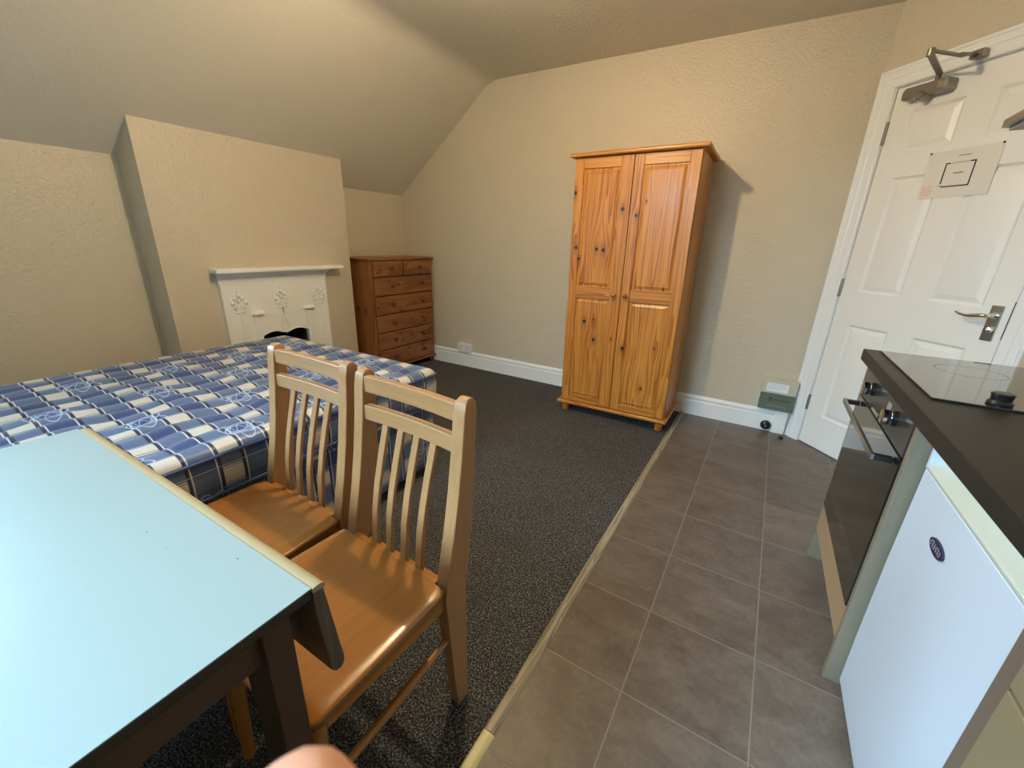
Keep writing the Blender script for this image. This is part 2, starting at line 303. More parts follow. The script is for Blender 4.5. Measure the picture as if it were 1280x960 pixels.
# ------------------------------------------------------------------ mesh builder
class MB:
    def __init__(s): s.v = []; s.f = []; s.m = []
    def add(s, vs, fs, mi=0):
        o = len(s.v); s.v += [tuple(v) for v in vs]; s.f += [tuple(i+o for i in f) for f in fs]; s.m += [mi]*len(fs); return s
    def box(s, x0, x1, y0, y1, z0, z1, mi=0):
        vs = [(x, y, z) for z in (z0, z1) for y in (y0, y1) for x in (x0, x1)]
        return s.add(vs, [(0,2,3,1), (4,5,7,6), (0,1,5,4), (2,6,7,3), (0,4,6,2), (1,3,7,5)], mi)
    def prism(s, poly, h0, h1, axis='Z', mi=0):
        """poly: 2d points; axis Z:(x,y) X:(y,z) Y:(x,z)"""
        def p(a, b, h): return {'Z': (a, b, h), 'X': (h, a, b), 'Y': (a, h, b)}[axis]
        n = len(poly); vs = [p(a, b, h0) for a, b in poly] + [p(a, b, h1) for a, b in poly]
        fs = [tuple(range(n))[::-1], tuple(range(n, 2*n))] + [(i, (i+1) % n, n+(i+1) % n, n+i) for i in range(n)]
        return s.add(vs, fs, mi)
    def lathe(s, prof, c, axis='Z', n=20, mi=0):
        """prof: (radius, height) list"""
        vs = []; fs = []
        for (r, h) in prof:
            for k in range(n):
                a = 2*PI*k/n; p = (r*math.cos(a), r*math.sin(a))
                q = {'Z': (p[0], p[1], h), 'X': (h, p[0], p[1]), 'Y': (p[0], h, p[1])}[axis]
                vs.append((c[0]+q[0], c[1]+q[1], c[2]+q[2]))
        for i in range(len(prof)-1):
            for k in range(n): fs.append((i*n+k, i*n+(k+1) % n, (i+1)*n+(k+1) % n, (i+1)*n+k))
        fs.append(tuple(range(n))[::-1]); fs.append(tuple((len(prof)-1)*n+k for k in range(n)))
        return s.add(vs, fs, mi)
    def tube(s, pts, r, n=10, mi=0):
        pts = [Vector(p) for p in pts]; vs = []; fs = []
        rs = r if isinstance(r, (list, tuple)) else [r]*len(pts)
        for i, p in enumerate(pts):
            d = (pts[min(i+1, len(pts)-1)] - pts[max(i-1, 0)]).normalized()
            a = d.cross(Vector((0, 0, 1)) if abs(d.z) < 0.95 else Vector((1, 0, 0))).normalized(); b = d.cross(a)
            for k in range(n):
                t = 2*PI*k/n; vs.append(p + a*math.cos(t)*rs[i] + b*math.sin(t)*rs[i])
        for i in range(len(pts)-1):
            for k in range(n): fs.append((i*n+k, i*n+(k+1) % n, (i+1)*n+(k+1) % n, (i+1)*n+k))
        fs.append(tuple(range(n))[::-1]); fs.append(tuple((len(pts)-1)*n+k for k in range(n)))
        return s.add(vs, fs, mi)
    def sections(s, secs, mi=0):
        """list of equally long vertex rings -> closed skin"""
        n = len(secs[0]); vs = [p for q in secs for p in q]; fs = []
        for i in range(len(secs)-1):
            for k in range(n): fs.append((i*n+k, i*n+(k+1) % n, (i+1)*n+(k+1) % n, (i+1)*n+k))
        fs.append(tuple(range(n))[::-1]); fs.append(tuple((len(secs)-1)*n+k for k in range(n)))
        return s.add(vs, fs, mi)
    def build(s, name, mats, parent=None, origin=(0, 0, 0), bevel=0, smooth=False, seg=2, angle=0.6):
        me = bpy.data.meshes.new(name); ox = Vector(origin)
        me.from_pydata([tuple(Vector(v) - ox) for v in s.v], [], s.f)
        mats = mats if isinstance(mats, (list, tuple)) else [mats]
        for m in mats: me.materials.append(m)
        for p, mi in zip(me.polygons, s.m): p.material_index = mi
        bm = bmesh.new(); bm.from_mesh(me); bmesh.ops.recalc_face_normals(bm, faces=bm.faces); bm.to_mesh(me); bm.free()
        if smooth or bevel:
            for p in me.polygons: p.use_smooth = True
        o = bpy.data.objects.new(name, me); COL.objects.link(o)
        if parent: o.parent = parent
        else: o.location = origin
        if bevel:
            b = o.modifiers.new('bevel', 'BEVEL'); b.width = bevel; b.segments = seg; b.limit_method = 'ANGLE'; b.angle_limit = angle; b.harden_normals = True
        elif smooth:
            md = me; 
            try: md.set_sharp_from_angle(angle=angle)
            except Exception: pass
        return o
def thing(name, label, cat, loc=(0, 0, 0), rotz=0, group=None):
    o = bpy.data.objects.new(name, None); COL.objects.link(o); o.location = loc; o.rotation_euler = (0, 0, rotz); o.empty_display_size = 0.05
    o['label'] = label; o['category'] = cat
    if group: o['group'] = group
    return o
def tag(o, label, cat, group=None):
    o['label'] = label; o['category'] = cat
    if group: o['group'] = group
    return o
def struct(o, label=None):
    o['kind'] = 'structure'
    if label: o['label'] = label
    return o

# ------------------------------------------------------------------ the room
ZL, XS, H, XC = 1.574, 1.026, 2.3816, 3.4908
SL = (H-ZL)/XS
XR, YR = 4.13, -4.30          # right wall, rear wall
BX, BY1, BY2 = 0.2158, -2.1242, -0.8409   # chimney breast
DY0, DY1 = -4.15, -3.00       # dormer (open part of the slope, y range)
hx, hy, DA = 3.566, -0.0713, 0.8294
ux, uy = math.cos(DA), -math.sin(DA)
def dpt(s, off=0.0):          # point on the diagonal door wall; off towards the room
    return (hx+ux*s - math.sin(DA)*off, hy+uy*s - math.cos(DA)*off)
def strip_x(y): return 2.8215 + 0.0155*y

# floor: carpet and vinyl
f = MB().prism([(-0.1, 0.1), (-0.1, YR-0.1), (strip_x(YR-0.1), YR-0.1), (strip_x(0.1), 0.1)], -0.1, 0.0)
struct(f.build('floor', M_CARPET), 'charcoal speckled carpet')
f = MB().prism([(strip_x(0.1), 0.1), (strip_x(YR-0.1), YR-0.1), (XR+0.1, YR-0.1), (XR+0.1, 0.1)], -0.1, 0.0)
struct(f.build('floor', M_VINYL), 'brown square tile vinyl of the kitchen strip')
# back wall
f = MB().prism([(-0.1, -0.1), (XC+0.15, -0.1), (XC+0.15, H+0.1), (XS-0.03, H+0.1), (-0.1, ZL+0.02)], 0.0, 0.12, 'Y')
struct(f.build('wall_back', M_WALL))
# left wall: solid part, then the dormer front with its window opening
WIN = (-3.98, -3.20, 1.12, 2.05)   # y0,y1,z0,z1 of dormer window
f = MB().box(-0.12, 0, DY1, 0.1, -0.1, ZL+0.0)
f.box(-0.12, 0, YR-0.1, DY1, -0.1, WIN[2]).box(-0.12, 0, YR-0.1, WIN[0], WIN[2], H+0.1).box(-0.12, 0, WIN[1], DY1, WIN[2], H+0.1).box(-0.12, 0, WIN[0], WIN[1], WIN[3], H+0.1)
struct(f.build('wall_left', M_WALL))
# chimney breast (prism whose top follows the slope)
f = MB()
zt_ = ZL+SL*BX
ys_ = [BY1, -1.66, -1.28, BY2]
for (x, zt) in ((BX, zt_+0.02), (-0.02, ZL+0.02)):
    f.v += [(x, y, z) for y in ys_ for z in (-0.05, 0.56, zt)]
def q_(x, j, k): return x*12+j*3+k
for x in (0, 1):
    for j in range(3):
        for k in range(2):
            if j == 1 and k == 0: continue
            f.f.append((q_(x, j, k), q_(x, j+1, k), q_(x, j+1, k+1), q_(x, j, k+1)))
for j in range(3): f.f.append((q_(0, j, 2), q_(0, j+1, 2), q_(1, j+1, 2), q_(1, j, 2)))
for j in (0, 2): f.f.append((q_(0, j, 0), q_(0, j+1, 0), q_(1, j+1, 0), q_(1, j, 0)))
for j in (0, 3):
    for k in range(2): f.f.append((q_(0, j, k), q_(0, j, k+1), q_(1, j, k+1), q_(1, j, k)))
for j in (1, 2): f.f.append((q_(0, j, 0), q_(0, j, 1), q_(1, j, 1), q_(1, j, 0)))
f.f.append((q_(0, 1, 1), q_(0, 2, 1), q_(1, 2, 1), q_(1, 1, 1)))
f.m = [0]*len(f.f)
struct(f.build('wall_chimney', M_WALL))
# sloping ceiling with a soft fold into the flat one (ends at the dormer)
def slope_profile():
    pts = [(-0.1, ZL-0.1*SL)]
    t = math.atan(SL); R = 0.25; d = R*math.tan(t/2)
    a = (XS-d*math.cos(t), H-d*math.sin(t)); c = (a[0]+R*math.sin(t), a[1]-R*math.cos(t))
    pts.append(a)
    for k in range(1, 9):
        an = PI/2 + t - t*k/8
        pts.append((c[0]+R*math.cos(an), c[1]+R*math.sin(an)))
    return pts
sp_pts = slope_profile()
T_ = [(x, z) for x, z in sp_pts]
f = MB().prism(T_ + [(XS+0.2, H), (XS+0.2, H+0.12), (-0.1, H+0.12)], DY1, 0.1, 'Y')
f.prism(T_ + [(XS+0.2, H), (XS+0.2, H+0.12), (-0.1, H+0.12)], YR-0.1, DY0, 'Y')
o = f.build('ceiling', M_CEIL, smooth=True, angle=0.3); struct(o, 'sloping part of the ceiling')
f = MB().box(XS+0.2, XR+0.1, YR-0.1, 0.1, H, H+0.12).box(-0.1, XS+0.2, DY0, DY1, H, H+0.12)
struct(f.build('ceiling', M_CEIL), 'flat part of the ceiling')
# diagonal door wall: opening s -0.012..0.774, z 0..1.995
def dquad(mb, s0, s1, z0, z1, o0, o1, mi=0):
    a, b_, c, d = dpt(s0, o0), dpt(s1, o0), dpt(s1, o1), dpt(s0, o1)
    vs = [(*p, z) for z in (z0, z1) for p in (a, b_, c, d)]
    return mb.add(vs, [(0,3,2,1), (4,5,6,7), (0,1,5,4), (1,2,6,5), (2,3,7,6), (3,0,4,7)], mi)
f = MB(); dquad(f, -0.16, -0.012, -0.05, H+0.1, -0.12, 0.0); dquad(f, 0.774, 0.87, -0.05, H+0.1, -0.12, 0.0); dquad(f, -0.012, 0.774, 1.995, H+0.1, -0.12, 0.0)
struct(f.build('wall_door', M_WALL))
f = MB().box(XR, XR+0.12, YR-0.1, dpt(0.8365)[1]+0.02, -0.1, H+0.1)
struct(f.build('wall_right', M_WALL))
# rear wall with its window
RW = (1.55, 2.65, 1.0, 2.0)
f = MB().box(-0.1, RW[0], YR-0.12, YR, -0.1, H+0.1).box(RW[1], XR+0.1, YR-0.12, YR, -0.1, H+0.1).box(RW[0], RW[1], YR-0.12, YR, -0.1, RW[2]).box(RW[0], RW[1], YR-0.12, YR, RW[3], H+0.1)
struct(f.build('wall_rear', M_WALL))
# windows
mg, nt, b = new_mat('window_glass'); b.inputs['Base Color'].default_value = (1, 1, 1, 1); b.inputs['Roughness'].default_value = 0.0
nt.nodes.remove(b); tr = nt.nodes.new('ShaderNodeBsdfTransparent'); gl = nt.nodes.new('ShaderNodeBsdfGlossy'); gl.inputs['Roughness'].default_value = 0.02; mx = nt.nodes.new('ShaderNodeMixShader'); mx.inputs[0].default_value = 0.06
nt.links.new(tr.outputs[0], mx.inputs[1]); nt.links.new(gl.outputs[0], mx.inputs[2]); nt.links.new(mx.outputs[0], nt.nodes['Material Output'].inputs[0])
def window(n, horiz, a0, a1, z0, z1, depth0, depth1):
    def bx(mb, p0, p1, q0, q1):
        if horiz: mb.box(p0, p1, depth0, depth1, q0, q1)
        else: mb.box(depth0, depth1, p0, p1, q0, q1)
    w = 0.05; f = MB()
    bx(f, a0, a0+w, z0, z1); bx(f, a1-w, a1, z0, z1); bx(f, a0+w, a1-w, z0, z0+w); bx(f, a0+w, a1-w, z1-w, z1); mid = (a0+a1)/2; bx(f, mid-0.02, mid+0.02, z0+w, z1-w)
    o = struct(f.build('window_%d' % n, M_WHITE, bevel=0.004)); g = MB(); dm = (depth0+depth1)/2
    if horiz: g.box(a0+w, a1-w, dm-0.003, dm+0.003, z0+w, z1-w)
    else: g.box(dm-0.003, dm+0.003, a0+w, a1-w, z0+w, z1-w)
    g.build('pane', mg, o)
    return o
window(1, False, WIN[0], WIN[1], WIN[2], WIN[3], -0.10, -0.05)
window(2, True, RW[0], RW[1], RW[2], RW[3], YR-0.10, YR-0.05)

# skirting boards: profile (out from wall, z)
BPR = [(0, 0), (0.018, 0), (0.018, 0.108), (0.014, 0.114), (0.014, 0.122), (0.0165, 0.127), (0.0165, 0.134), (0.008, 0.146), (0.004, 0.152), (0, 0.152)]
f = MB().prism([(-d, z) for d, z in BPR], 0.0, XC-0.005, 'X')
struct(f.build('baseboard_back', M_WHITE, smooth=True, angle=0.5))
f = MB().prism([(d, z) for d, z in BPR], BY2, 0.0, 'Y')
f.prism([(d, z) for d, z in BPR], YR, BY1, 'Y')
struct(f.build('baseboard_left', M_WHITE, smooth=True, angle=0.5))
f = MB().prism([(YR+d, z) for d, z in BPR], 0.0, XR, 'X')
struct(f.build('baseboard_rear', M_WHITE, smooth=True, angle=0.5))

# architrave and lining of the door (profile swept round three sides, mitred)
APR = [(0.0, 0.0), (0.0, 0.012), (0.006, 0.016), (0.040, 0.019), (0.046, 0.023), (0.058, 0.023), (0.063, 0.018), (0.070, 0.019), (0.078, 0.026), (0.086, 0.026), (0.088, 0.022), (0.088, 0.0)]  # (distance outwards, thickness)
def arch(mb):
    n = len(APR); path = []
    for (s, z, ds, dz) in ((-0.008, 0.0, -1, 0), (-0.008, 1.992, -1, 1), (0.770, 1.992, 1, 1), (0.770, 0.0, 1, 0)):
        ring = []
        for (w, t) in APR:
            p = dpt(s+ds*w*(0.76 if ds > 0 and False else 1), t); ring.append((p[0], p[1], z+dz*w))
        path.append(ring)
    mb.sections(path)
f = MB(); arch(f)
dquad(f, -0.012, -0.004, 0, 1.99, -0.11, 0.004); dquad(f, 0.766, 0.774, 0, 1.99, -0.11, 0.004); dquad(f, -0.012, 0.774, 1.988, 1.995, -0.11, -0.002)
struct(f.build('trim_1', M_WHITE, smooth=True, angle=0.35), 'moulded white architrave round the door')

# door leaf with six raised and fielded panels (local frame: x along the leaf, -y towards the room)
def panelled_front(mb, xs, zs, panels, y0, yb, inset, dir_=-1, mi=0, mip=None):
    """front face split in a grid; cells in panels get a moulded recess and a raised field. y0 front plane; +recess is away from viewer"""
    for i in range(len(xs)-1):
        for j in range(len(zs)-1):
            x0, x1, z0, z1 = xs[i], xs[i+1], zs[j], zs[j+1]
            if (i, j) not in panels:
                mb.add([(x0, y0, z0), (x1, y0, z0), (x1, y0, z1), (x0, y0, z1)], [(0, 1, 2, 3)], mi)
            else:
                rings = []
                for (d, y) in inset:
                    rings.append([(x0+d, y0+y, z0+d), (x1-d, y0+y, z0+d), (x1-d, y0+y, z1-d), (x0+d, y0+y, z1-d)])
                vs = [p for r in rings for p in r]; fs = []
                for k in range(len(rings)-1):
                    for q in range(4): fs.append((k*4+q, k*4+(q+1) % 4, (k+1)*4+(q+1) % 4, (k+1)*4+q))
                fs.append(tuple((len(rings)-1)*4+q for q in range(4)))
                mb.add(vs, fs, mi if mip is None else mip)
    X0, X1, Z0, Z1 = xs[0], xs[-1], zs[0], zs[-1]
    for (p, q) in (((X0, Z0), (X1, Z0)), ((X1, Z0), (X1, Z1)), ((X1, Z1), (X0, Z1)), ((X0, Z1), (X0, Z0))):
        mb.add([(p[0], y0, p[1]), (q[0], y0, q[1]), (q[0], yb, q[1]), (p[0], yb, p[1])], [(0, 1, 2, 3)], mi)
    mb.add([(X0, yb, Z0), (X1, yb, Z0), (X1, yb, Z1), (X0, yb, Z1)], [(3, 2, 1, 0)], mi)
DOORROOT = (hx, hy, 0)
f = MB()
panelled_front(f, [0, .100, .322, .440, .662, .762], [.006, .212, .798, .982, 1.565, 1.678, 1.870, 1.984],
               {(i, j) for i in (1, 3) for j in (1, 3, 5)}, 0.0, 0.036, [(0, 0), (.004, .004), (.012, .009), (.016, .009), (.036, .002), (.040, .001)])
door = f.build('door_1', M_DOOR, smooth=True, angle=0.25)
door.location = DOORROOT; door.rotation_euler = (0, 0, -DA); struct(door, 'white six-panel door in the angled corner wall')
for (z0, z1) in ((.225, .325), (.945, 1.047), (1.732, 1.838)):
    h = MB().lathe([(0.006, z0), (0.0065, z0+0.003), (0.0065, z1-0.003), (0.006, z1)], (-0.002, -0.007, 0), n=10)
    for q in range(1, 4): h.lathe([(0.0072, z0+(z1-z0)*q/4-.002), (0.0072, z0+(z1-z0)*q/4+.002)], (-0.002, -0.007, 0), n=10)
    h.box(0.0, 0.003, -0.004, 0.03, z0, z1).build('hinge', M_GREYMETAL, door, smooth=True)
# lever handle on its back plate, with thumb turn
hp = MB().box(.694, .736, -0.006, 0.0, .846, .998).build('handle_plate', M_STEEL, door, bevel=0.002)
lv = MB().lathe([(0.014, -0.012), (0.014, -0.006), (0.009, -0.008)], (.716, 0, .955), 'Y', n=16)
lv.tube([(.716, -.006, .955), (.716, -.045, .955), (.711, -.052, .955), (.700, -.055, .955), (.672, -.055, .950), (.648, -.055, .946), (.622, -.054, .950), (.604, -.054, .958)], [.008, .008, .009, .010, .0095, .007, .006, .005], n=12)
lv.build('lever', M_CHROME, hp, smooth=True, angle=1.0)
MB().lathe([(0.016, -.007), (0.017, -.012), (0.014, -.020), (0.006, -.024)], (.715, 0, .893), 'Y', n=18).build('thumb_turn', M_CHROME, hp, smooth=True)
MB().box(.7615, .766, -0.003, 0.01, .86, 1.02).build('lock_faceplate', M_BLACKPL, door)
# overhead closer
bd = MB().prism([(.080, 1.905), (.075, 1.915), (.075, 1.940), (.085, 1.956), (.262, 1.956), (.268, 1.948), (.268, 1.912), (.262, 1.905)], -0.062, 0.0, 'Y').build('door_closer', M_GREYMETAL, door, bevel=0.006, seg=3)
MB().lathe([(0.020, -.02), (0.020, -.072), (0.014, -.078)], (.165, 0, 1.905), 'Y', n=16).build('adjuster_cap', M_GREYMETAL, bd, smooth=True)
MB().box(.228, .258, -0.0640, -0.0610, 1.916, 1.946).build('end_plate', M_CHROME, bd, bevel=.001)
ar = MB()
ar.lathe([(0.011, 1.95), (0.011, 1.975), (0.007, 1.985)], (.200, -.035, 0), n=12)
def flatbar(mb, p, q, w, t):
    p, q = Vector(p), Vector(q); d = (q-p).normalized(); s_ = d.cross(Vector((0, 0, 1))).normalized()*w/2; u_ = Vector((0, 0, t/2))
    mb.add([p-s_-u_, p+s_-u_, p+s_+u_, p-s_+u_, q-s_-u_, q+s_-u_, q+s_+u_, q-s_+u_], [(0,1,2,3), (7,6,5,4), (0,4,5,1), (1,5,6,2), (2,6,7,3), (3,7,4,0)])
flatbar(ar, (.200, -.030, 1.985), (.345, -.300, 1.985), 0.024, 0.007)
ar.lathe([(0.013, 1.976), (0.013, 2.003), (0.009, 2.006)], (.345, -.300, 0), n=12)
flatbar(ar, (.345, -.305, 1.997), (.330, -.10, 2.003), 0.018, 0.008)
flatbar(ar, (.335, -.14, 2.005), (.336, -.05, 2.012), 0.026, 0.006)
ar.box(.315, .365, -.052, -.026, 1.998, 2.028)
ar.build('closer_arm', M_GREYMETAL, bd, bevel=0.0015)

# floor-plan notice pinned to the door
nt_ = thing('notice', 'white paper notice with a black square plan pinned to the white door', 'notice', DOORROOT, -DA)
MB().box(.252, .527, -.0030, -.0018, 1.452, 1.652).build('paper_sheet', M_PAPER, nt_)
pr = MB(); yk = (-.0036, -.0029)
t = .0052
pr.box(.331, .349, *yk, 1.598-t, 1.598).box(.331, .331+t, *yk, 1.510, 1.598).box(.442, .447, *yk, 1.497, 1.598).box(.425, .447, *yk, 1.598-t, 1.598).box(.340, .447, *yk, 1.494, 1.494+t)
pr.build('printed_outline', M_INK, nt_)
for nm_, bx4 in (('printed_line', (.349, .425, 1.594, 1.597)), ('printed_line', (.326, .342, 1.500, 1.504)), ('printed_caption', (.372, .410, 1.549, 1.555)), ('printed_title', (.372, .418, 1.622, 1.626))):
    MB().box(bx4[0], bx4[1], *yk, bx4[2], bx4[3]).build(nm_, M_GREYINK, nt_)
rd = MB()
for k in range(5): rd.box(.262, .30+.006*((k*7) % 3), *yk, 1.462+k*.009, 1.468+k*.009)
rd.build('printed_key', M_REDINK, nt_)
for (a, c) in ((.256, 1.648), (.523, 1.650)):
    MB().lathe([(0.004, -.003), (0.004, -.007), (0.002, -.009)], (a, 0, c), 'Y', n=10).build('drawing_pin', M_BLACKPL, nt_)

# threshold strip between carpet and vinyl, with nail heads, and the yellower end piece
def strip(mb, ya, yb_):
    a = [(-0.017, 0.0), (-0.016, 0.004), (-0.012, 0.0072), (-0.006, 0.0060), (0.003, 0.0060), (0.007, 0.0066), (0.012, 0.005), (0.017, 0.001), (0.017, 0.0)]
    mb.sections([[(strip_x(y)+d, y, z) for d, z in a] for y in (ya, yb_)])
f = MB(); strip(f, -0.019, -2.595)
t2 = struct(f.build('trim_2', M_STRIP, smooth=True, angle=0.2), 'worn pale threshold strip along the carpet edge')
nl = 0
for y in (-.35, -.75, -1.15, -1.55, -1.93, -2.20, -2.47):
    MB().lathe([(0.0035, 0.0070), (0.0035, 0.0086), (0.002, 0.0092)], (strip_x(y)-0.002, y, 0), n=10).build('nail_head', M_GREYINK, t2)
f = MB(); strip(f, -2.597, YR+0.02)
struct(f.build('trim_3', M_STRIP2, smooth=True, angle=0.2), 'yellower end piece of the threshold strip')

# ------------------------------------------------------------------ wardrobe
wr = thing('wardrobe', 'tall two-door varnished pine wardrobe standing against the back wall', 'wardrobe', (WR[0], WR[1], 0))
wr.rotation_euler = (0, -0.010, 0)
O = (WR[0], WR[1], 0); yF = -0.462
MB().box(2.015, 2.033, yF, -0.03, .085, 1.705).build('side_panel', M_PINE_SIDE, wr, O, bevel=.002)
MB().box(2.747, 2.765, yF, -0.03, .085, 1.705).build('side_panel', M_PINE_SIDE, wr, O, bevel=.002)
MB().box(2.033, 2.747, -.045, -0.03, .085, 1.705).build('back_panel', M_PINE_SIDE, wr, O)
MB().box(1.993, 2.787, -.503, -0.025, .062, .085).build('plinth', M_PINE_H, wr, O, bevel=.007, seg=3)
MB().box(1.984, 2.800, -.512, -0.015, 1.705, 1.728).build('cornice', M_PINE_H, wr, O, bevel=.009, seg=3)
def leaf_door(x0, x1, pa0, pa1, knobx):
    f = MB()
    zb, zt = .090, 1.702
    f.box(x0, pa0, -.482, yF-.001, zb, zt).box(pa1, x1, -.482, yF-.001, zb, zt)
    d = f.build('door', M_PINE_V, wr, O, bevel=.0025)
    for (a, c) in ((zb, .131), (.845, .922), (1.641, zt)):
        MB().box(pa0+.0004, pa1-.0004, -.4815, yF-.001, a, c).build('rail', M_PINE_H, d, bevel=.0015, origin=O)
    for (a, c) in ((.131, .845), (.922, 1.641)):
        p = MB(); panelled_front(p, [pa0, pa1], [a, c], {(0, 0)}, -.476, -.464, [(0, .004), (.010, .004), (.026, -.003), (.030, -.003), (.032, -.001)])
        p.build('raised_panel', M_PINE_V, d, O, smooth=True, angle=0.25)
    k = MB().lathe([(.007, -.480), (.006, -.490), (.009, -.494), (.0155, -.502), (.0160, -.508), (.012, -.514), (.005, -.517)], (knobx, 0, .882), 'Y', n=20)
    k.build('knob', M_PINE_KNOB, d, O, smooth=True, angle=1.2)
leaf_door(2.018, 2.3885, 2.075, 2.316, 2.345)
leaf_door(2.3925, 2.762, 2.450, 2.702, 2.424)
for (x, y) in ((2.055, -.468), (2.738, -.468), (2.055, -.08), (2.738, -.08)):
    MB().lathe([(.018, 0), (.024, .006), (.026, .016), (.022, .024), (.026, .032), (.027, .042), (.022, .050), (.024, .0625)], (x, y, 0), n=20).build('foot', M_PINE_KNOB, wr, O, smooth=True, angle=1.0)

# ------------------------------------------------------------------ chest of drawers
cd_root = (0.2, -0.41, 0); cd = thing('chest_of_drawers', 'dark pine chest of seven drawers in the corner beside the chimney breast', 'chest of drawers', cd_root)
O = cd_root; xf = .385
for y0, y1 in ((-.785, -.765), (-.060, -.040)):
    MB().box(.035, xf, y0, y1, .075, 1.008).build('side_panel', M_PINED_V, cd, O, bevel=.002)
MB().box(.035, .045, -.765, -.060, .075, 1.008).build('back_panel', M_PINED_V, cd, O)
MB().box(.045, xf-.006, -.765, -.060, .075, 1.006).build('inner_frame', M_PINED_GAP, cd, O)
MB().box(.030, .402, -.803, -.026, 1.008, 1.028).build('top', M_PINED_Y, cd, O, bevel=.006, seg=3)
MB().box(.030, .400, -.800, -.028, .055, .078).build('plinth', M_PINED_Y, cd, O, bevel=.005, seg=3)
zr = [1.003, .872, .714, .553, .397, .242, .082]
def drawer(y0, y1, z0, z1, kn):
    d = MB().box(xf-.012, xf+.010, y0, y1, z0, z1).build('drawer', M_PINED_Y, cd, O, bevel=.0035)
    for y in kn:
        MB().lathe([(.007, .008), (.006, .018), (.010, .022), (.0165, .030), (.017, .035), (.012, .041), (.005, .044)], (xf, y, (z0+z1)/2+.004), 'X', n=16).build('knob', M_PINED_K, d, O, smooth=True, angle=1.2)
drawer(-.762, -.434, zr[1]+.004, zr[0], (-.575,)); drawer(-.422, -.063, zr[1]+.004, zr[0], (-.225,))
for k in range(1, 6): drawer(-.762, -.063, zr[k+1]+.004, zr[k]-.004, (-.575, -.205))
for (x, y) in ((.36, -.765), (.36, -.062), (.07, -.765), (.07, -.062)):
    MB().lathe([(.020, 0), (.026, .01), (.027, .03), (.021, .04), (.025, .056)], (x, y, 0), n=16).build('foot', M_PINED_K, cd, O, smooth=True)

# ------------------------------------------------------------------ fireplace surround
fp_root = (BX, -1.48, 0); fp = thing('fireplace', 'white painted cast iron fireplace with relief flowers on the chimney breast', 'fireplace', fp_root)
O = fp_root; PX = .240; yL, yR_ = -1.856, -1.108
def arc_pts():
    # double-arched top of the opening with a cusp in the middle
    pts = []
    for k in range(13):
        t = k/12; y = -1.640 + t*.168; z = .522 + .020*math.sin(PI*min(1, t*1.08))
        pts.append((y, z))
    pts.append((-1.47, .515))
    for k in range(13):
        t = k/12; y = -1.468 + t*.168; z = .518 + .022*math.sin(PI*min(1, .02+t*.95))
        pts.append((y, z))
    return pts
ap = arc_pts()
poly = [(yL, 0), (-1.640, 0)] + ap + [(-1.30, 0), (yR_, 0), (yR_, .885), (yL, .885)]
def arch_plate(mb, x0, x1):
    cols = [(yL, None)] + [(y, z) for y, z in ap] + [(yR_, None)]
    def quad(y0, y1, z00, z10, z01, z11):
        vs = [(x, y, z) for x in (x0, x1) for (y, z) in ((y0, z00), (y1, z10), (y1, z11), (y0, z01))]
        mb.add(vs, [(0,1,2,3), (7,6,5,4), (0,4,5,1), (2,6,7,3)])
    quad(yL, ap[0][0], 0, 0, .885, .885); quad(ap[-1][0], yR_, 0, 0, .885, .885)
    for k in range(len(ap)-1): quad(ap[k][0], ap[k+1][0], ap[k][1], ap[k+1][1], .885, .885)
    for y in (yL, ap[0][0], ap[-1][0], yR_): mb.add([(x0, y, 0), (x1, y, 0), (x1, y, .885), (x0, y, .885)] if y in (yL, yR_) else [(x0, y, 0), (x1, y, 0), (x1, y, .52), (x0, y, .52)], [(0,1,2,3)])
f = MB(); arch_plate(f, BX+.0005, PX); f.build('cast_plate', M_CASTIRON, fp, O)
MB().tube([(PX, y, z-.001) for y, z in ap], .0055, 8).build('arch_bead', M_CASTIRON, fp, O, smooth=True)
e = MB()
for y in (yL+.004, yR_-.004): e.tube([(PX, y, 0), (PX, y, .885)], .005, 8)
e.tube([(PX, -1.63, .655), (PX, -1.32, .655)], .0022, 6)
e.build('edge_bead', M_CASTIRON, fp, O, smooth=True)
# cove and shelf
cov = [(BX, .882), (PX+.002, .882), (PX+.003, .892), (PX+.006, .905), (PX+.014, .922), (PX+.026, .936), (PX+.040, .945), (PX+.040, .952), (BX, .952)]
f = MB(); 
secs = []
for (yy, sgn) in ((yL-.004, -1), (yR_+.004, 1)):
    secs.append([(x, yy+sgn*max(0, (x-PX))*.5, z) for x, z in cov])
f.sections(secs).build('cove_moulding', M_CASTIRON, fp, O, smooth=True, angle=.5)
MB().box(BX, .318, -1.892, -.985, .952, .978).build('mantel_shelf', M_CASTIRON, fp, O, bevel=.006, seg=3)
MB().box(BX-.20, BX-.19, -1.64, -1.30, 0, .60).box(BX-.19, PX-.02, -1.62, -1.615, 0, .555).box(BX-.19, PX-.02, -1.325, -1.32, 0, .555).build('firebox', M_BLACK, fp, O)
def ball(mb, c, r, sq=.6):
    prof = []
    for k in range(7):
        a = PI*k/6 - PI/2; prof.append((max(.0003, r*math.cos(a)), r*sq*1.25*math.sin(a)))
    mb.lathe(prof, c, 'X', n=12)
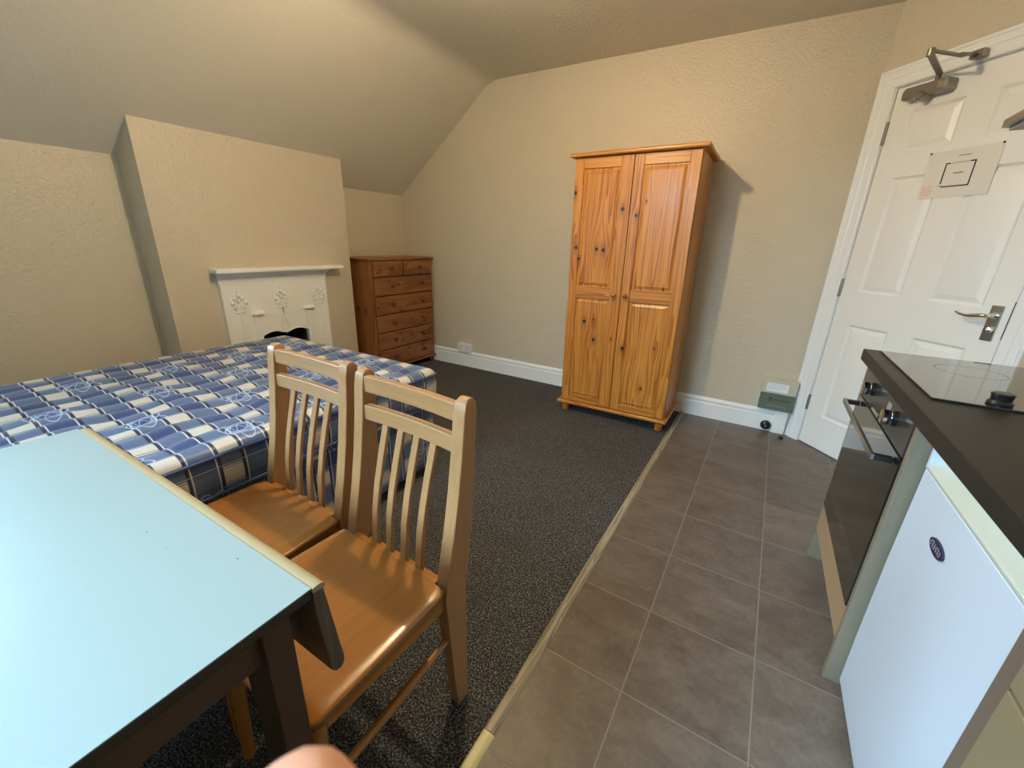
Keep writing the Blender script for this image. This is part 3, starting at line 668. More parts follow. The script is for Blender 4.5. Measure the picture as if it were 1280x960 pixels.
def flower(yc, zc, stem_to, spread=False):
    m = MB(); sx = PX
    # basket of ribs and a base bar
    for k in range(5):
        yy = yc + (k-2)*.012; m.tube([(sx, yc+(k-2)*.010, zc-.065), (sx, yy*1.0, zc-.02)],   .0042, 6)
    m.tube([(sx+.002, yc-.030, zc-.066), (sx, yc+.030, zc-.066)], .0055, 8)
    for (a, b_, r) in ((0, .045, .015), (-.024, .026, .014), (.024, .026, .014), (-.040, -.004, .014), (.040, -.004, .014), (0, .008, .013), (-.030, -.032, .012), (.030, -.032, .012), (0, .070, .007)):
        ball(m, (sx+.004, yc+a, zc+b_), r)
    for s_ in (-1, 1):
        m.tube([(sx, yc+s_*.008, zc-.03), (sx, yc+s_*.035, zc-.02), (sx, yc+s_*.052, zc+.006), (sx, yc+s_*.046, zc+.03)], .0035, 6)
    m.build('flower_relief', M_CASTIRON, fp, O, smooth=True, angle=1.2)
    s_ = MB()
    if spread:
        for d in (-.035, -.013, .013, .035): s_.tube([(PX, yc, zc-.068), (PX, yc+d*.2, zc-.12), (PX, yc+d*.75, zc-.18), (PX, yc+d, stem_to+.008)], .0048, 6)
    else: s_.tube([(PX, yc, zc-.068), (PX, yc, .06)], .0058, 6)
    s_.build('stem_relief', M_CASTIRON, fp, O, smooth=True, angle=1.2)
flower(-1.762, .762, 0); flower(-1.476, .766, .515, True); flower(-1.187, .766, 0)
for (c0, c1, yc) in ((-1.694, -1.618, -1.668), (-1.320, -1.234, -1.283)):
    m = MB(); ym = (c0+c1)/2
    m.box(PX-.002, PX+.013, yc-.019, yc+.019, .02, .665)
    m.build('pilaster', M_CASTIRON, fp, O, bevel=.003)
    m = MB(); prof = []
    secs = []
    for k in range(9):
        a = PI*k/8; zz = .676 - .016*math.cos(a); w = .028+.012*math.sin(a); tx = .008+.022*math.sin(a)
        secs.append([(PX-.001, ym-w, zz), (PX+tx*.7, ym-w, zz), (PX+tx, ym-w*.7, zz), (PX+tx, ym+w*.7, zz), (PX+tx*.7, ym+w, zz), (PX-.001, ym+w, zz)])
    m.sections(secs).build('pilaster_cap', M_CASTIRON, fp, O, smooth=True, angle=1.2)

# ------------------------------------------------------------------ double bed: divan base and mattress
MXA, MXB, MYA, MYB, MZA, MZB = .56, 1.835, -3.55, -1.665, .395, .580
def cushion(x0, x1, y0, y1, z0, z1, r, nx, ny, quilt, side_bulge=.006):
    """rounded slab with UV = (y, x running on over the side)"""
    me = bpy.data.meshes.new('slab'); bm = bmesh.new(); uvl = bm.loops.layers.uv.new('UVMap')
    cxm, cym = (x0+x1)/2, (y0+y1)/2
    # closed loop profile levels: go from top centre outwards as concentric rounded rectangles
    rings = []
    hx_, hy_ = (x1-x0)/2, (y1-y0)/2
    nseg = 8
    levels = []
    for k in range(0, 15): levels.append((k/14*1.0, 'top'))
    prof = []
    for k in range(1, 7):
        a = PI/2*k/6; prof.append((r-r*math.sin(a), z1-r+r*math.cos(a), r*a))
    hs = (z1-r)-(z0+r); L0 = r*PI/2
    for k in range(1, 6): prof.append((-side_bulge*math.sin(PI*k/6), z1-r-hs*k/6, L0+hs*k/6))
    for k in range(0, 7):
        a = PI/2*k/6; prof.append((r-r*math.cos(a), z0+r-r*math.sin(a), L0+hs+r*a))
    bmverts = {}
    def V(x, y, z): return bm.verts.new((x, y, z))
    # top grid
    gx = [x0+r+(x1-x0-2*r)*i/nx for i in range(nx+1)]; gy = [y0+r+(y1-y0-2*r)*j/ny for j in range(ny+1)]
    def qz(x, y):
        ex = min(x-x0, x1-x, y-y0, y1-y); fade = min(1, max(0, (ex-.02)/.08))
        return z1 + quilt(x, y)*fade
    top = [[V(x, y, qz(x, y)) for y in gy] for x in gx]
    def face(vs, uvs):
        try: fc = bm.faces.new(vs)
        except ValueError: return
        fc.smooth = True
        for l, uv in zip(fc.loops, uvs): l[uvl].uv = uv
    for i in range(nx):
        for j in range(ny):
            face([top[i][j], top[i+1][j], top[i+1][j+1], top[i][j+1]], [(gy[j], gx[i]), (gy[j], gx[i+1]), (gy[j+1], gx[i+1]), (gy[j+1], gx[i])])
    # border loop counterclockwise from (x0,y0)
    loop = [(i, 0) for i in range(nx)] + [(nx, j) for j in range(ny)] + [(i, ny) for i in range(nx, 0, -1)] + [(0, j) for j in range(ny, 0, -1)]
    CR = 0.06
    prev = [top[i][j] for i, j in loop]; base = [(gx[i], gy[j]) for i, j in loop]
    def nrm(i, j):
        x = (1 if i == nx else -1 if i == 0 else 0); y = (1 if j == ny else -1 if j == 0 else 0)
        return Vector((x, y)).normalized() if x and y else Vector((x, y))
    nr = [nrm(i, j) for i, j in loop]
    prevuv = []
    def sideuv(k, s, which):
        x, y = base[k]; return None
    pd = 0.0
    for (inw, z, s) in prof:
        cur = []
        for k, (x, y) in enumerate(base):
            e = r-inw; n_ = nr[k]; px, py = x+n_.x*e, y+n_.y*e
            cur.append(V(px, py, z))
        for k in range(len(loop)):
            k2 = (k+1) % len(loop)
            a, b_ = nr[k], nr[k2]
            mx_ = (base[k][0]+base[k2][0])/2; my_ = (base[k][1]+base[k2][1])/2
            if abs(my_-gy[0]) < 1e-6: uv = lambda q, d: (gy[0]-d, base[q][0])
            elif abs(my_-gy[-1]) < 1e-6: uv = lambda q, d: (gy[-1]+d, base[q][0])
            elif abs(mx_-gx[-1]) < 1e-6: uv = lambda q, d: (base[q][1], gx[-1]+d)
            else: uv = lambda q, d: (base[q][1], gx[0]-d)
            if abs(mx_-gx[-1]) < 1e-6 and pd >= L0-1e-6: uv = lambda q, d: (base[q][1], gx[-1]+d+.050)
            face([prev[k], cur[k], cur[k2], prev[k2]], [uv(k, pd), uv(k, s), uv(k2, s), uv(k2, pd)])
        prev = cur; pd = s
    fc = bm.faces.new(prev[::-1])
    bmesh.ops.recalc_face_normals(bm, faces=bm.faces)
    bm.to_mesh(me); bm.free(); return me
def quilt(x, y):
    a = math.sin((x-1.665)/PER*2*PI*.5+.8)
    w = math.sin(y*21+math.sin(x*9)*1.1)
    tuft = 0
    b = abs(math.sin((x+.010*math.sin(y*19+x*5)+.004*math.sin(y*41))*PI/.077))
    return .010*b + .003*w + .004*math.sin(x*17+y*11) - .008
me = cushion(MXA, MXB, MYA, MYB, MZA, MZB, .034, 170, 120, quilt)
me.materials.append(M_PLAID)
mo = bpy.data.objects.new('mattress', me); COL.objects.link(mo); mo.location = (0, 0, 0)
mc = Vector(((MXA+MXB)/2, (MYA+MYB)/2, MZA)); me.transform(Matrix.Translation(-mc)); mo.location = mc
tag(mo, 'blue and white plaid mattress with quilted top lying on the divan base', 'mattress')
def rim(x0, x1, y0, y1, z, rad, cr_=.034):
    pts = []
    for (cx, cy, a0) in ((x1-cr_, y1-cr_, 0), (x0+cr_, y1-cr_, PI/2), (x0+cr_, y0+cr_, PI), (x1-cr_, y0+cr_, 1.5*PI)):
        for k in range(6): a = a0+PI/2*k/5; pts.append((cx+cr_*math.cos(a)*1.0, cy+cr_*math.sin(a), z))
    pts.append(pts[0]); return pts
def tape(z):
    p = rim(MXA-.001, MXB+.001, MYA-.001, MYB+.001, z, .006, .030)
    # the slab corners are chamfered along the diagonal: keep the tape on them
    return MB().tube(p, .0055, 8)
tape(MZB-.030).build('piping', M_NAVY, mo, origin=mc, smooth=True, angle=2)
tape(MZA+.030).build('piping', M_NAVY, mo, origin=mc, smooth=True, angle=2)
me2 = cushion(MXA+.012, MXB-.018, MYA+.01, MYB-.012, .050, MZA-.002, .012, 30, 40, lambda x, y: 0, 0.0)
me2.materials.append(M_PLAID); do = bpy.data.objects.new('divan_base', me2); COL.objects.link(do)
dc = Vector((mc.x, mc.y, 0)); me2.transform(Matrix.Translation(-dc)); do.location = dc
tag(do, 'plaid covered divan bed base on the carpet under the mattress', 'bed base')
for (x, y) in ((.66, -3.4), (1.72, -3.4), (.66, -1.8), (1.72, -1.8), (1.72, -2.6), (.66, -2.6)):
    MB().lathe([(.02, 0), (.022, .01), (.022, .04), (.015, .0508)], (x, y, 0), n=12).build('castor', M_BLACKPL, do, origin=dc)

# ------------------------------------------------------------------ table with drop leaf
TBX0, TBX1, TBY0, TBY1 = 1.846, 2.722, -4.16, -2.952
TABLE_C = ((TBX0+TBX1)/2, (TBY0+TBY1)/2, 0)
TABLE_SPECKS = [(x-TABLE_C[0], y-TABLE_C[1], r, k) for x, y, r, k in ((2.41, -3.02, .0022, 2.0), (2.585, -2.975, .0016, 1), (2.475, -3.02, .0010, 1), (2.19, -3.09, .0008, 1), (2.40, -3.10, .0009, 1))]
M_TABLE = tabletop_mat()
tb = thing('drop_leaf_table', 'pale laminate topped table with brown wooden legs and a hanging leaf', 'table', TABLE_C)
O = TABLE_C
MB().box(TBX0, TBX1, TBY0, TBY1, .7482, .750).build('tabletop', M_TABLE, tb, O)
MB().box(TBX0+.0015, TBX1-.0015, TBY0+.0015, TBY1-.0015, .7322, .7481).build('tabletop_core', M_TCORE, tb, O, bevel=.001)
MB().box(TBX0+.002, TBX1-.002, TBY0+.002, TBY1-.002, .7315, .7319).build('underside', M_DARKW, tb, O)
for (a, b_, c, d) in ((TBX0+.03, TBX1-.03, TBY1-.045, TBY1-.027), (TBX0+.03, TBX1-.03, TBY0+.027, TBY0+.045)):
    MB().box(a, b_, c, d, .655, .731).build('apron', M_DARKWH, tb, O, bevel=.002)
for a in (TBX0+.03, TBX1-.05): MB().box(a, a+.018, TBY0+.045, TBY1-.045, .655, .731).build('apron', M_DARKWH, tb, O, bevel=.002)
for (sx, sy) in ((1, 1), (0, 1), (1, 0), (0, 0)):
    x1 = TBX1-.018 if sx else TBX0+.018+.075; y1 = TBY1-.024 if sy else TBY0+.024+.035
    x0 = x1-.075; y0 = y1-.026
    tx = .022
    secs = []
    for z, k in ((0, 1), (.25, .6), (.655, 0), (.731, 0)):
        a0 = x0 + (tx*k if sx else 0); a1 = x1 - (tx*k if not sx else 0)
        secs.append([(a0, y0-.012, z), (a1, y0-.012, z), (a1, y1, z), (a0, y1, z)])
    MB().sections(secs).build('leg', M_DARKW, tb, O, bevel=.003)
# the leaf hangs outside the far long edge, slightly kicked out
lf = []
def leafring(x):
    pr_ = [(-2.9500, .742), (-2.9400, .744), (-2.9345, .738), (-2.9300, .700), (-2.9235, .640), (-2.9175, .590), (-2.9185, .578), (-2.9250, .571), (-2.9340, .573), (-2.9400, .582), (-2.9445, .640), (-2.9500, .700)]
    return [(x, y, z) for y, z in pr_]
lfo = MB().sections([leafring(TBX0+.012), leafring(TBX1-.001)]).build('drop_leaf', M_LEAFEND, tb, O, bevel=.0015)
def lipring(x):
    return [(x, y, z) for y, z in ((-2.9515, .7490), (-2.9480, .7500), (-2.9400, .7500), (-2.9345, .7470), (-2.9330, .7410), (-2.9360, .7390), (-2.9515, .7420))]
MB().sections([lipring(TBX0+.010), lipring(TBX1+.002)]).build('edge_lipping', M_BEIGE, lfo, origin=O, smooth=True, angle=.8)

# ------------------------------------------------------------------ chairs
def rect_ring(x0, x1, y0, y1, z): return [(x0, y0, z), (x1, y0, z), (x1, y1, z), (x0, y1, z)]
def make_chair(label, loc, rot):
    t = thing('dining_chair', label, 'chair', loc, rot, 'beech slat-back dining chairs at the table')
    # rear posts run from floor to top; local y = 0 is the back edge line
    prof = [(0.0, -.058, -.018), (.10, -.070, -.020), (.30, -.090, -.026), (.40, -.099, -.026), (.46, -.089, -.016), (.56, -.068, -.002), (.66, -.050, .005), (.76, -.036, .010), (.84, -.028, .014), (.868, -.022, .013), (.877, -.014, .006), (.880, -.006, -.001)]
    for s in (-1, 1):
        xa, xb = sorted((s*.150, s*.184))
        secs = []
        for (z, ya, yb_) in prof:
            k = .003 if z < .15 else 0
            kk = 0 if z < .87 else .004
            secs.append(rect_ring(xa+kk+k, xb-kk-k, ya, yb_, z))
        MB().sections(secs).build('back_post', M_OAK_V, t, bevel=.006, seg=3, angle=.9)
    for (z0, z1, yc) in ((.822, .866, -.012), (.748, .790, -.018)):
        secs = []
        for k in range(9):
            x = -.151+.302*k/8; b_ = .008*(1-(x/.151)**2)
            secs.append([(x, yc-.011+b_, z0), (x, yc+.009+b_, z0), (x, yc+.009+b_, z1), (x, yc-.011+b_, z1)])
        MB().sections(secs).build('back_rail', M_OAK_H, t, bevel=.004, angle=.9)
    for i in range(4):
        xt = (i-1.5)*.055; xb_ = (i-1.5)*.053
        secs = []
        for (q, y) in ((0, -.080), (.15, -.077), (.35, -.070), (.55, -.056), (.75, -.038), (.9, -.023), (1, -.013)):
            z = .415+.342*q; x = xb_+(xt-xb_)*q; w = .0105
            secs.append(rect_ring(x-w, x+w, y-.006, y+.006, z))
        MB().sections(secs).build('slat', M_OAK_V, t, bevel=.003, angle=.9)
    # saddle seat: rounded slab, dished top, notched back edge
    n = 28; m = MB()
    def outline(k):  # superellipse-like outline with softly rounded front
        return k
    xs_ = [-.198+.396*i/n for i in range(n+1)]; ny = 24
    def hw(v):     # half width along depth v 0(back)..1(front)
        w = .190+.010*v
        if v > .90: w -= .030*((v-.90)/.10)**2.2
        if v < .06: w -= .006*(1-v/.06)**2
        return w
    def dish(u, v): # u -1..1
        return -.010*(1-min(1, abs(u)/.85)**2.5)*math.sin(PI*min(1, max(0, v*.95+.05)))*1.0 - .012*max(0, (v-.86)/.14)**2 - .004*max(0, (abs(u)-.9)/.1)**2
    topv = []; botv = []; yb0, yf0 = -.100, -.452
    for j in range(ny+1):
        v = j/ny; y = yb0+(yf0-yb0)*v
        for i in range(n+1):
            u = -1+2*i/n; x = u*hw(v)
            bowf = .008*(1-u*u)*max(0, (v-.7)/.3)
            topv.append((x, y-bowf, .443+dish(u, v))); botv.append((x*.955, y-bowf+.012*(v-.5)*1.6, .402))
    W_ = n+1; K = len(topv); fs = []
    for j in range(ny):
        for i in range(n):
            a = j*W_+i; fs.append((a, a+1, a+1+W_, a+W_)); fs.append((K+a, K+a+W_, K+a+1+W_, K+a+1))
    bl = [j*W_ for j in range(ny+1)]; br = [j*W_+n for j in range(ny+1)]
    for q in (bl, br):
        for j in range(ny): fs.append((q[j], q[j+1], K+q[j+1], K+q[j]))
    for i in range(n): fs.append((i, i+1, K+i+1, K+i)); a = ny*W_+i; fs.append((a, a+1, K+a+1, K+a))
    m.add(topv+botv, fs); m.build('seat', M_SEAT, t, bevel=.009, seg=4, angle=.8)
    # small blocks filling between slats at the rear seat edge
    MB().box(-.150, .150, -.105, -.084, .408, .4375).build('rear_seat_rail', M_SEAT, t, bevel=.004)
    # front legs
    for s in (-1, 1):
        secs = []
        for (z, w, yy) in ((0, .014, -.432), (.2, .017, -.424), (.402, .020, -.414)):
            secs.append([(s*.165+w*math.cos(a), yy+w*math.sin(a), z) for a in [2*PI*k/12 for k in range(12)]])
        MB().sections(secs).build('front_leg', M_SEAT, t, smooth=True, angle=1)
        MB().tube([(s*.163, -.420, .21), (s*.166, -.25, .232), (s*.167, -.070, .255)], [.008, .011, .008], 10).build('side_stretcher', M_SEAT, t, smooth=True, angle=1)
    MB().box(-.150, .150, -.062, -.046, .355, .398).build('rear_apron', M_SEAT, t, bevel=.003)
    for s in (-1, 1): MB().box(s*.165-.009, s*.165+.009, -.405, -.09, .365, .402).build('side_apron', M_SEAT, t, bevel=.002)
    MB().box(-.150, .150, -.424, -.406, .365, .402).build('front_apron', M_SEAT, t, bevel=.002)
    return t
chair_a = make_chair('beech slat-back dining chair nearest the kitchen, its honey seat tucked under the table', (2.496, -2.517, 0), -.049)
def dup(root, loc, rot, label):
    r = root.copy(); COL.objects.link(r); r.location = loc; r.rotation_euler = (0, 0, rot); r['label'] = label
    for ch in list(root.children):
        c = ch.copy(); COL.objects.link(c); c.parent = r
        for g in ch.children:
            d = g.copy(); COL.objects.link(d); d.parent = c
    return r
chair_b = dup(chair_a, (2.079, -2.493, 0), -.0055, 'beech slat-back dining chair beside the bed mattress, left of its twin')

# ------------------------------------------------------------------ kitchen run
KX = 3.54
# oven housing: two grey wood end panels and the tan strip under the oven
oc = thing('oven_housing', 'pale grey wood oven housing with a tan strip under the oven', 'kitchen cabinet', (3.84, -1.635, 0)); O = (3.84, -1.635, 0)
for (a, b_) in ((-1.352, -1.334), (-1.950, -1.932)):
    MB().box(KX-.001, 4.12, a, b_, 0, .839).build('side_panel', M_GREYWOOD, oc, O, bevel=.001)
MB().box(KX, KX+.018, -1.931, -1.353, .135, .250).build('lower_panel', M_TANWOOD, oc, O, bevel=.0015)
MB().box(KX+.02, 4.10, -1.931, -1.353, .135, .152).build('bottom_shelf', M_GREYWOOD, oc, O)
# oven
ov = thing('built_in_oven', 'black built-in electric oven with glass door below the hob', 'oven', (3.80, -1.642, .2)); O = (3.80, -1.642, .2)
MB().box(KX+.022, 4.06, -1.928, -1.356, .254, .835).build('casing', M_CTRL, ov, O)
MB().box(KX-.004, KX+.021, -1.929, -1.355, .724, .837).build('control_panel', M_CTRL, ov, O, bevel=.002)
dr = MB().box(KX-.004, KX+.021, -1.929, -1.355, .254, .719).build('oven_door', M_GLASSBLK, ov, O, bevel=.002)
hd = MB().box(KX-.052, KX-.044, -1.893, -1.402, .690, .706).box(KX-.0445, KX-.006, -1.893, -1.877, .690, .705, 1).box(KX-.0445, KX-.006, -1.418, -1.402, .690, .705, 1)
hd.build('door_handle', [M_STEEL, M_BLACKPL], dr, O, bevel=.001)
for y in (-1.520, -1.800):
    k = MB().lathe([(.021, -.004), (.021, -.012), (.0155, -.014), (.0155, -.018), (.0205, -.020), (.0205, -.026)], (KX, y, .782), 'X', n=28)
    kk = k.build('control_knob', M_BLACKPL, ov, O, smooth=True, angle=.5)
    MB().lathe([(.0165, -.0145), (.0172, -.016), (.0165, -.0175)], (KX, y, .782), 'X', n=28).lathe([(.0205, -.026), (.0200, -.034), (.016, -.036)], (KX, y, .782), 'X', n=28).build('knob_ring', M_CHROME, kk, O, smooth=True, angle=.5)
MB().tube([(KX-.018, -1.635, .752), (KX-.018, -1.715, .752)], .005, 10).tube([(KX-.018, -1.66, .752), (KX, -1.66, .752)], .003, 6).tube([(KX-.018, -1.695, .752), (KX, -1.695, .752)], .003, 6).build('minute_lever', M_CHROME, ov, O, smooth=True)
MB().box(KX-.0050, KX-.0035, -1.735, -1.700, .772, .800).build('display_label', M_GREYINK, ov, O)
# worktop
wt = MB().box(3.510, 4.128, -3.60, -1.345, .840, .878).build('worktop', M_WORKTOP, origin=(3.82, -2.47, .84), bevel=.003)
tag(wt, 'dark brown laminate kitchen worktop running along the right wall', 'worktop')
# hob
hb = thing('ceramic_hob', 'black glass electric hob set in the worktop above the oven', 'hob', (3.80, -1.64, .878)); O = (3.80, -1.64, .878)
MB().prism([(3.551, -1.918), (4.07, -1.918), (4.07, -1.380), (3.551, -1.380)], .8782, .8835, 'Z').build('glass_plate', M_HOBGLASS, hb, O, bevel=.0015)
for (x, y, r) in ((3.72, -1.55, .075), (3.93, -1.54, .09)):
    rr = MB(); n = 40
    vs = []
    for rad in (r, r-.0015):
        for k in range(n): vs.append((x+rad*math.cos(2*PI*k/n), y+rad*math.sin(2*PI*k/n), .8838))
    rr.add(vs, [(k, (k+1) % n, n+(k+1) % n, n+k) for k in range(n)]); rr.build('heating_ring', plain('ring_print', (.06, .058, .055), .3) if x < 3.8 else bpy.data.materials['ring_print'], hb, O)
for x in (3.672, 3.752, 3.832, 3.912):
    MB().lathe([(.021, 0), (.022, .004), (.017, .010), (.0185, .020), (.020, .024), (.017, .0265)], (x, -1.885, .8835), n=24).build('hob_knob', M_BLACKPL, hb, O, smooth=True, angle=.5)
MB().box(3.775, 3.812, -1.392, -1.382, .8836, .8842).build('printed_mark', M_BLACKPL, hb, O)
# fridge
FX = 3.573; fr = thing('undercounter_fridge', 'white undercounter fridge with a recessed top grip, under the worktop', 'fridge', (3.84, -2.235, 0)); O = (3.84, -2.235, 0)
MB().box(FX+.045, 4.10, -2.508, -1.958, .015, .832).build('casing', M_FRIDGE, fr, O, bevel=.004)
dp = [(FX+.042, .022), (FX+.006, .022), (FX, .030), (FX-.002, .20), (FX-.003, .45), (FX, .726), (FX-.004, .732), (FX-.004, .738), (FX+.002, .742), (FX+.026, .745), (FX+.034, .754), (FX+.030, .770), (FX+.014, .786), (FX, .792), (FX, .826), (FX+.004, .830), (FX+.042, .830)]
fd = MB().prism([(x, z) for x, z in dp[:5]] + [(FX, .726), (FX+.042, .726)], -2.506, -1.960, 'Y').build('door', M_FRIDGE, fr, O, bevel=.004)
gp = MB().prism([(FX+.042, .7262)] + [(x, z) for x, z in dp[5:]], -2.492, -1.974, 'Y')
gp.build('door_grip', M_FRIDGEH, fd, origin=O, smooth=True, angle=.8)
for (ya_, yb2_) in ((-2.506, -2.4925), (-1.9735, -1.960)): MB().box(FX-.001, FX+.042, ya_, yb2_, .7262, .830).build('grip_end', M_FRIDGE, fd, origin=O, bevel=.002)
el = [(-2.158+.036*math.cos(2*PI*k/32), .634+.0155*math.sin(2*PI*k/32)) for k in range(32)]
bdg = MB().prism(el, FX-.0055, FX-.002, 'X').build('badge', M_BADGE, fd, origin=O)
mk = MB()
for k in range(6): 
    yy = -2.182+k*.0095; mk.box(FX-.0062, FX-.0052, yy, yy+.0018, .628, .640)
    mk.box(FX-.0062, FX-.0052, yy, yy+.006, .628+.006*((k*5) % 3), .6295+.006*((k*5) % 3))
el2 = lambda q: [(-2.158+.036*q*math.cos(2*PI*k/32), .634+.0155*q*math.sin(2*PI*k/32)) for k in range(32)]
mk.build('badge_lettering', M_SILVER, bdg, origin=O)
for (x, y) in ((3.66, -2.45), (3.66, -2.01), (4.05, -2.45), (4.05, -2.01)): MB().lathe([(.018, 0), (.018, .0152)], (x, y, 0), n=12).build('foot', M_BLACKPL, fr, O)
# base cabinet with drawer
bc = thing('base_cabinet', 'tan laminate base cabinet with a drawer beside the fridge', 'kitchen cabinet', (3.83, -2.83, 0)); O = (3.83, -2.83, 0)
MB().box(3.530, 4.12, -2.545, -2.517, 0, .839).build('side_panel', M_EDGE, bc, O, bevel=.001)
MB().box(3.548, 4.12, -3.14, -3.122, 0, .839).build('side_panel', M_EDGE, bc, O, bevel=.001)
MB().box(3.550, 4.12, -3.121, -2.546, .14, .838).build('carcass', M_EDGE, bc, O)
MB().box(3.600, 3.618, -3.121, -2.546, 0, .14).build('kickboard', M_EDGE, bc, O)
MB().box(3.528, 3.547, -3.138, -2.5465, .686, .832).build('drawer_front', M_TAN, bc, O, bevel=.002)
cdr = MB().box(3.528, 3.547, -3.138, -2.5465, .145, .680).build('door', M_TAN, bc, O, bevel=.002)
MB().tube([(3.528, -3.08, .62), (3.50, -3.08, .62), (3.50, -3.08, .50), (3.528, -3.08, .50)], .005, 8).build('handle', M_STEEL, cdr, origin=O)
# extractor hood
hx0 = 3.612
hd_ = thing('cooker_hood', 'dark grey slim extractor hood above the hob, only its front corner showing', 'extractor hood', (3.87, -1.78, 1.49)); O = (3.87, -1.78, 1.49)
MB().box(hx0, 4.128, -2.09, -1.505, 1.508, 1.528).build('canopy', M_GREYMETAL, hd_, O, bevel=.002)
MB().box(hx0+.012, 4.12, -2.078, -1.517, 1.500, 1.5075).build('filter_panel', plain('grey_filter', (.34, .32, .32), .5, .3), hd_, O)
MB().prism([(hx0+.10, 1.5285), (4.128, 1.5285), (4.128, 1.62), (hx0+.16, 1.62)], -2.075, -1.52, 'Y').build('motor_box', M_GREYMETAL, hd_, O, bevel=.004)

# ------------------------------------------------------------------ socket, switch box, trunking, door stop
so = thing('double_socket', 'white double power socket on the back wall above the skirting', 'socket', (.768, -.001, .19)); O = (.768, -.001, .19)
MB().box(.693, .843, -.034, -.001, .155, .230).build('back_box', M_SOCKET, so, O, bevel=.002)
sp_ = MB().box(.690, .846, -.042, -.0345, .151, .234).build('face_plate', M_SOCKET, so, O, bevel=.003)
for x in (.728, .808):
    MB().box(x-.004, x+.004, -.0430, -.0415, .196, .206).box(x-.014, x-.007, -.0430, -.0415, .176, .181).box(x+.007, x+.014, -.0430, -.0415, .176, .181).build('pin_holes', M_INK, sp_, O)
    MB().box(x-.022+(.0 if x < .75 else .03), x-.010+(.0 if x < .75 else .03), -.0455, -.0415, .207, .226).build('rocker', M_SOCKET, sp_, O, bevel=.001)
bx_ = thing('electric_wall_box', 'small cream and green metal control box low on the back wall beside the door', 'electric box', (3.395, -.001, .27)); O = (3.395, -.001, .27)
MB().box(3.290, 3.493, -.052, -.001, .168, .382).build('casing', M_BOXCREAM, bx_, O, bevel=.003)
MB().box(3.291, 3.492, -.0585, -.0525, .284, .381).build('upper_cover', M_BOXCREAM, bx_, O, bevel=.002)
gc = MB().box(3.291, 3.492, -.0620, -.0525, .169, .283).build('lower_cover', M_BOXGREEN, bx_, O, bevel=.003)
lb = MB().box(3.318, 3.442, -.0592, -.0586, .297, .356).build('paper_label', M_LABEL, bx_, O)
lt = MB()
for k in range(4): lt.box(3.325, 3.325+(.105, .10, .11, .08)[k], -.0596, -.0591, .346-k*.011, .349-k*.011)
lt.build('label_print', plain('pale_blue_print', (.52, .58, .68), .6), lb, O)
mk = MB().box(3.348, 3.366, -.0628, -.0619, .247, .254).box(3.348, 3.360, -.0628, -.0619, .232, .241)
for k in range(6):
    xk = 3.378+k*.0145; mk.prism([(xk, .247), (xk+.010, .247), (xk+.005, .237)], -.0628, -.0619, 'Y')
mk.build('printed_marks', M_INK, gc, O)
MB().box(3.335, 3.455, -.0624, -.0619, .205, .207).box(3.345, 3.46, -.0624, -.0619, .196, .198).build('printed_lines', M_GREYINK, gc, O)
tk = MB().box(3.404, 3.442, -.036, -.019, 0.001, .167).box(3.4425, 3.478, -.034, -.019, .001, .167).build('cable_trunking', M_WHITE, origin=(3.44, -.028, 0), bevel=.001)
tag(tk, 'white plastic cable trunking running down from the wall box to the floor', 'cable trunking')
ds = thing('door_stop', 'round black rubber door stop fixed to the white skirting', 'door stop', (3.366, -.019, .045)); O = (3.366, -.019, .045)
MB().lathe([(.030, -.019), (.032, -.030), (.030, -.045), (.022, -.052)], (3.366, 0, .045), 'Y', n=24).build('rubber_buffer', M_BLACKPL, ds, O, smooth=True, angle=.8)
MB().lathe([(.007, -.052), (.007, -.054)], (3.366, 0, .045), 'Y', n=12).build('fixing_screw', M_GREYMETAL, ds, O)
pk = MB().lathe([(.004, 0.001), (.013, .003), (.016, .010), (.013, .018), (.005, .022)], (3.462, -.118, 0), n=18).build('rubber_foot', M_BLACKPL, origin=(3.462, -.118, 0), smooth=True, angle=1)
tag(pk, 'tiny black rubber foot lying on the vinyl near the door frame', 'rubber foot')
MB_c = MB().tube([(3.487, -.045, .168), (3.487, -.045, .150), (3.483, -.030, .05), (3.482, -.028, .002)], .0028, 8).build('cable', M_GREYINK, origin=(3.482, -.028, 0), smooth=True)
tag(MB_c, 'thin grey cable dropping from the wall box beside the trunking', 'cable')

# ------------------------------------------------------------------ ceiling lamp (the room's light, hanging just outside the picture)
lp = thing('pendant_lamp', 'bare bulb hanging from a short flex on a white ceiling rose', 'ceiling lamp', (LAMP[0], LAMP[1], H)); O = (LAMP[0], LAMP[1], H)
MB().lathe([(.045, H-.0005), (.044, H-.012), (.020, H-.026)], (LAMP[0], LAMP[1], 0), n=24).build('ceiling_rose', M_SOCKET, lp, O, smooth=True)
MB().tube([(LAMP[0], LAMP[1], H-.026), (LAMP[0], LAMP[1], LAMP[2]+.085)], .004, 8).build('flex', M_SOCKET, lp, O)
MB().lathe([(.016, LAMP[2]+.034), (.017, LAMP[2]+.06), (.012, LAMP[2]+.086)], (LAMP[0], LAMP[1], 0), n=20).build('lamp_holder', M_SOCKET, lp, O, smooth=True)
me_, ntb, bb_ = new_mat('glowing_bulb'); bb_.inputs['Base Color'].default_value = (1, .9, .75, 1); bb_.inputs['Emission Color'].default_value = (1.0, 0.77, 0.47, 1); bb_.inputs['Emission Strength'].default_value = BULB_STRENGTH
pf = []
for k in range(11):
    a = PI*k/10-PI/2; pf.append((max(.0005, .033*math.cos(a)), LAMP[2]+.033*math.sin(a)))
MB().lathe(pf, (LAMP[0], LAMP[1], 0), n=24).build('bulb', me_, lp, O, smooth=True, angle=3)

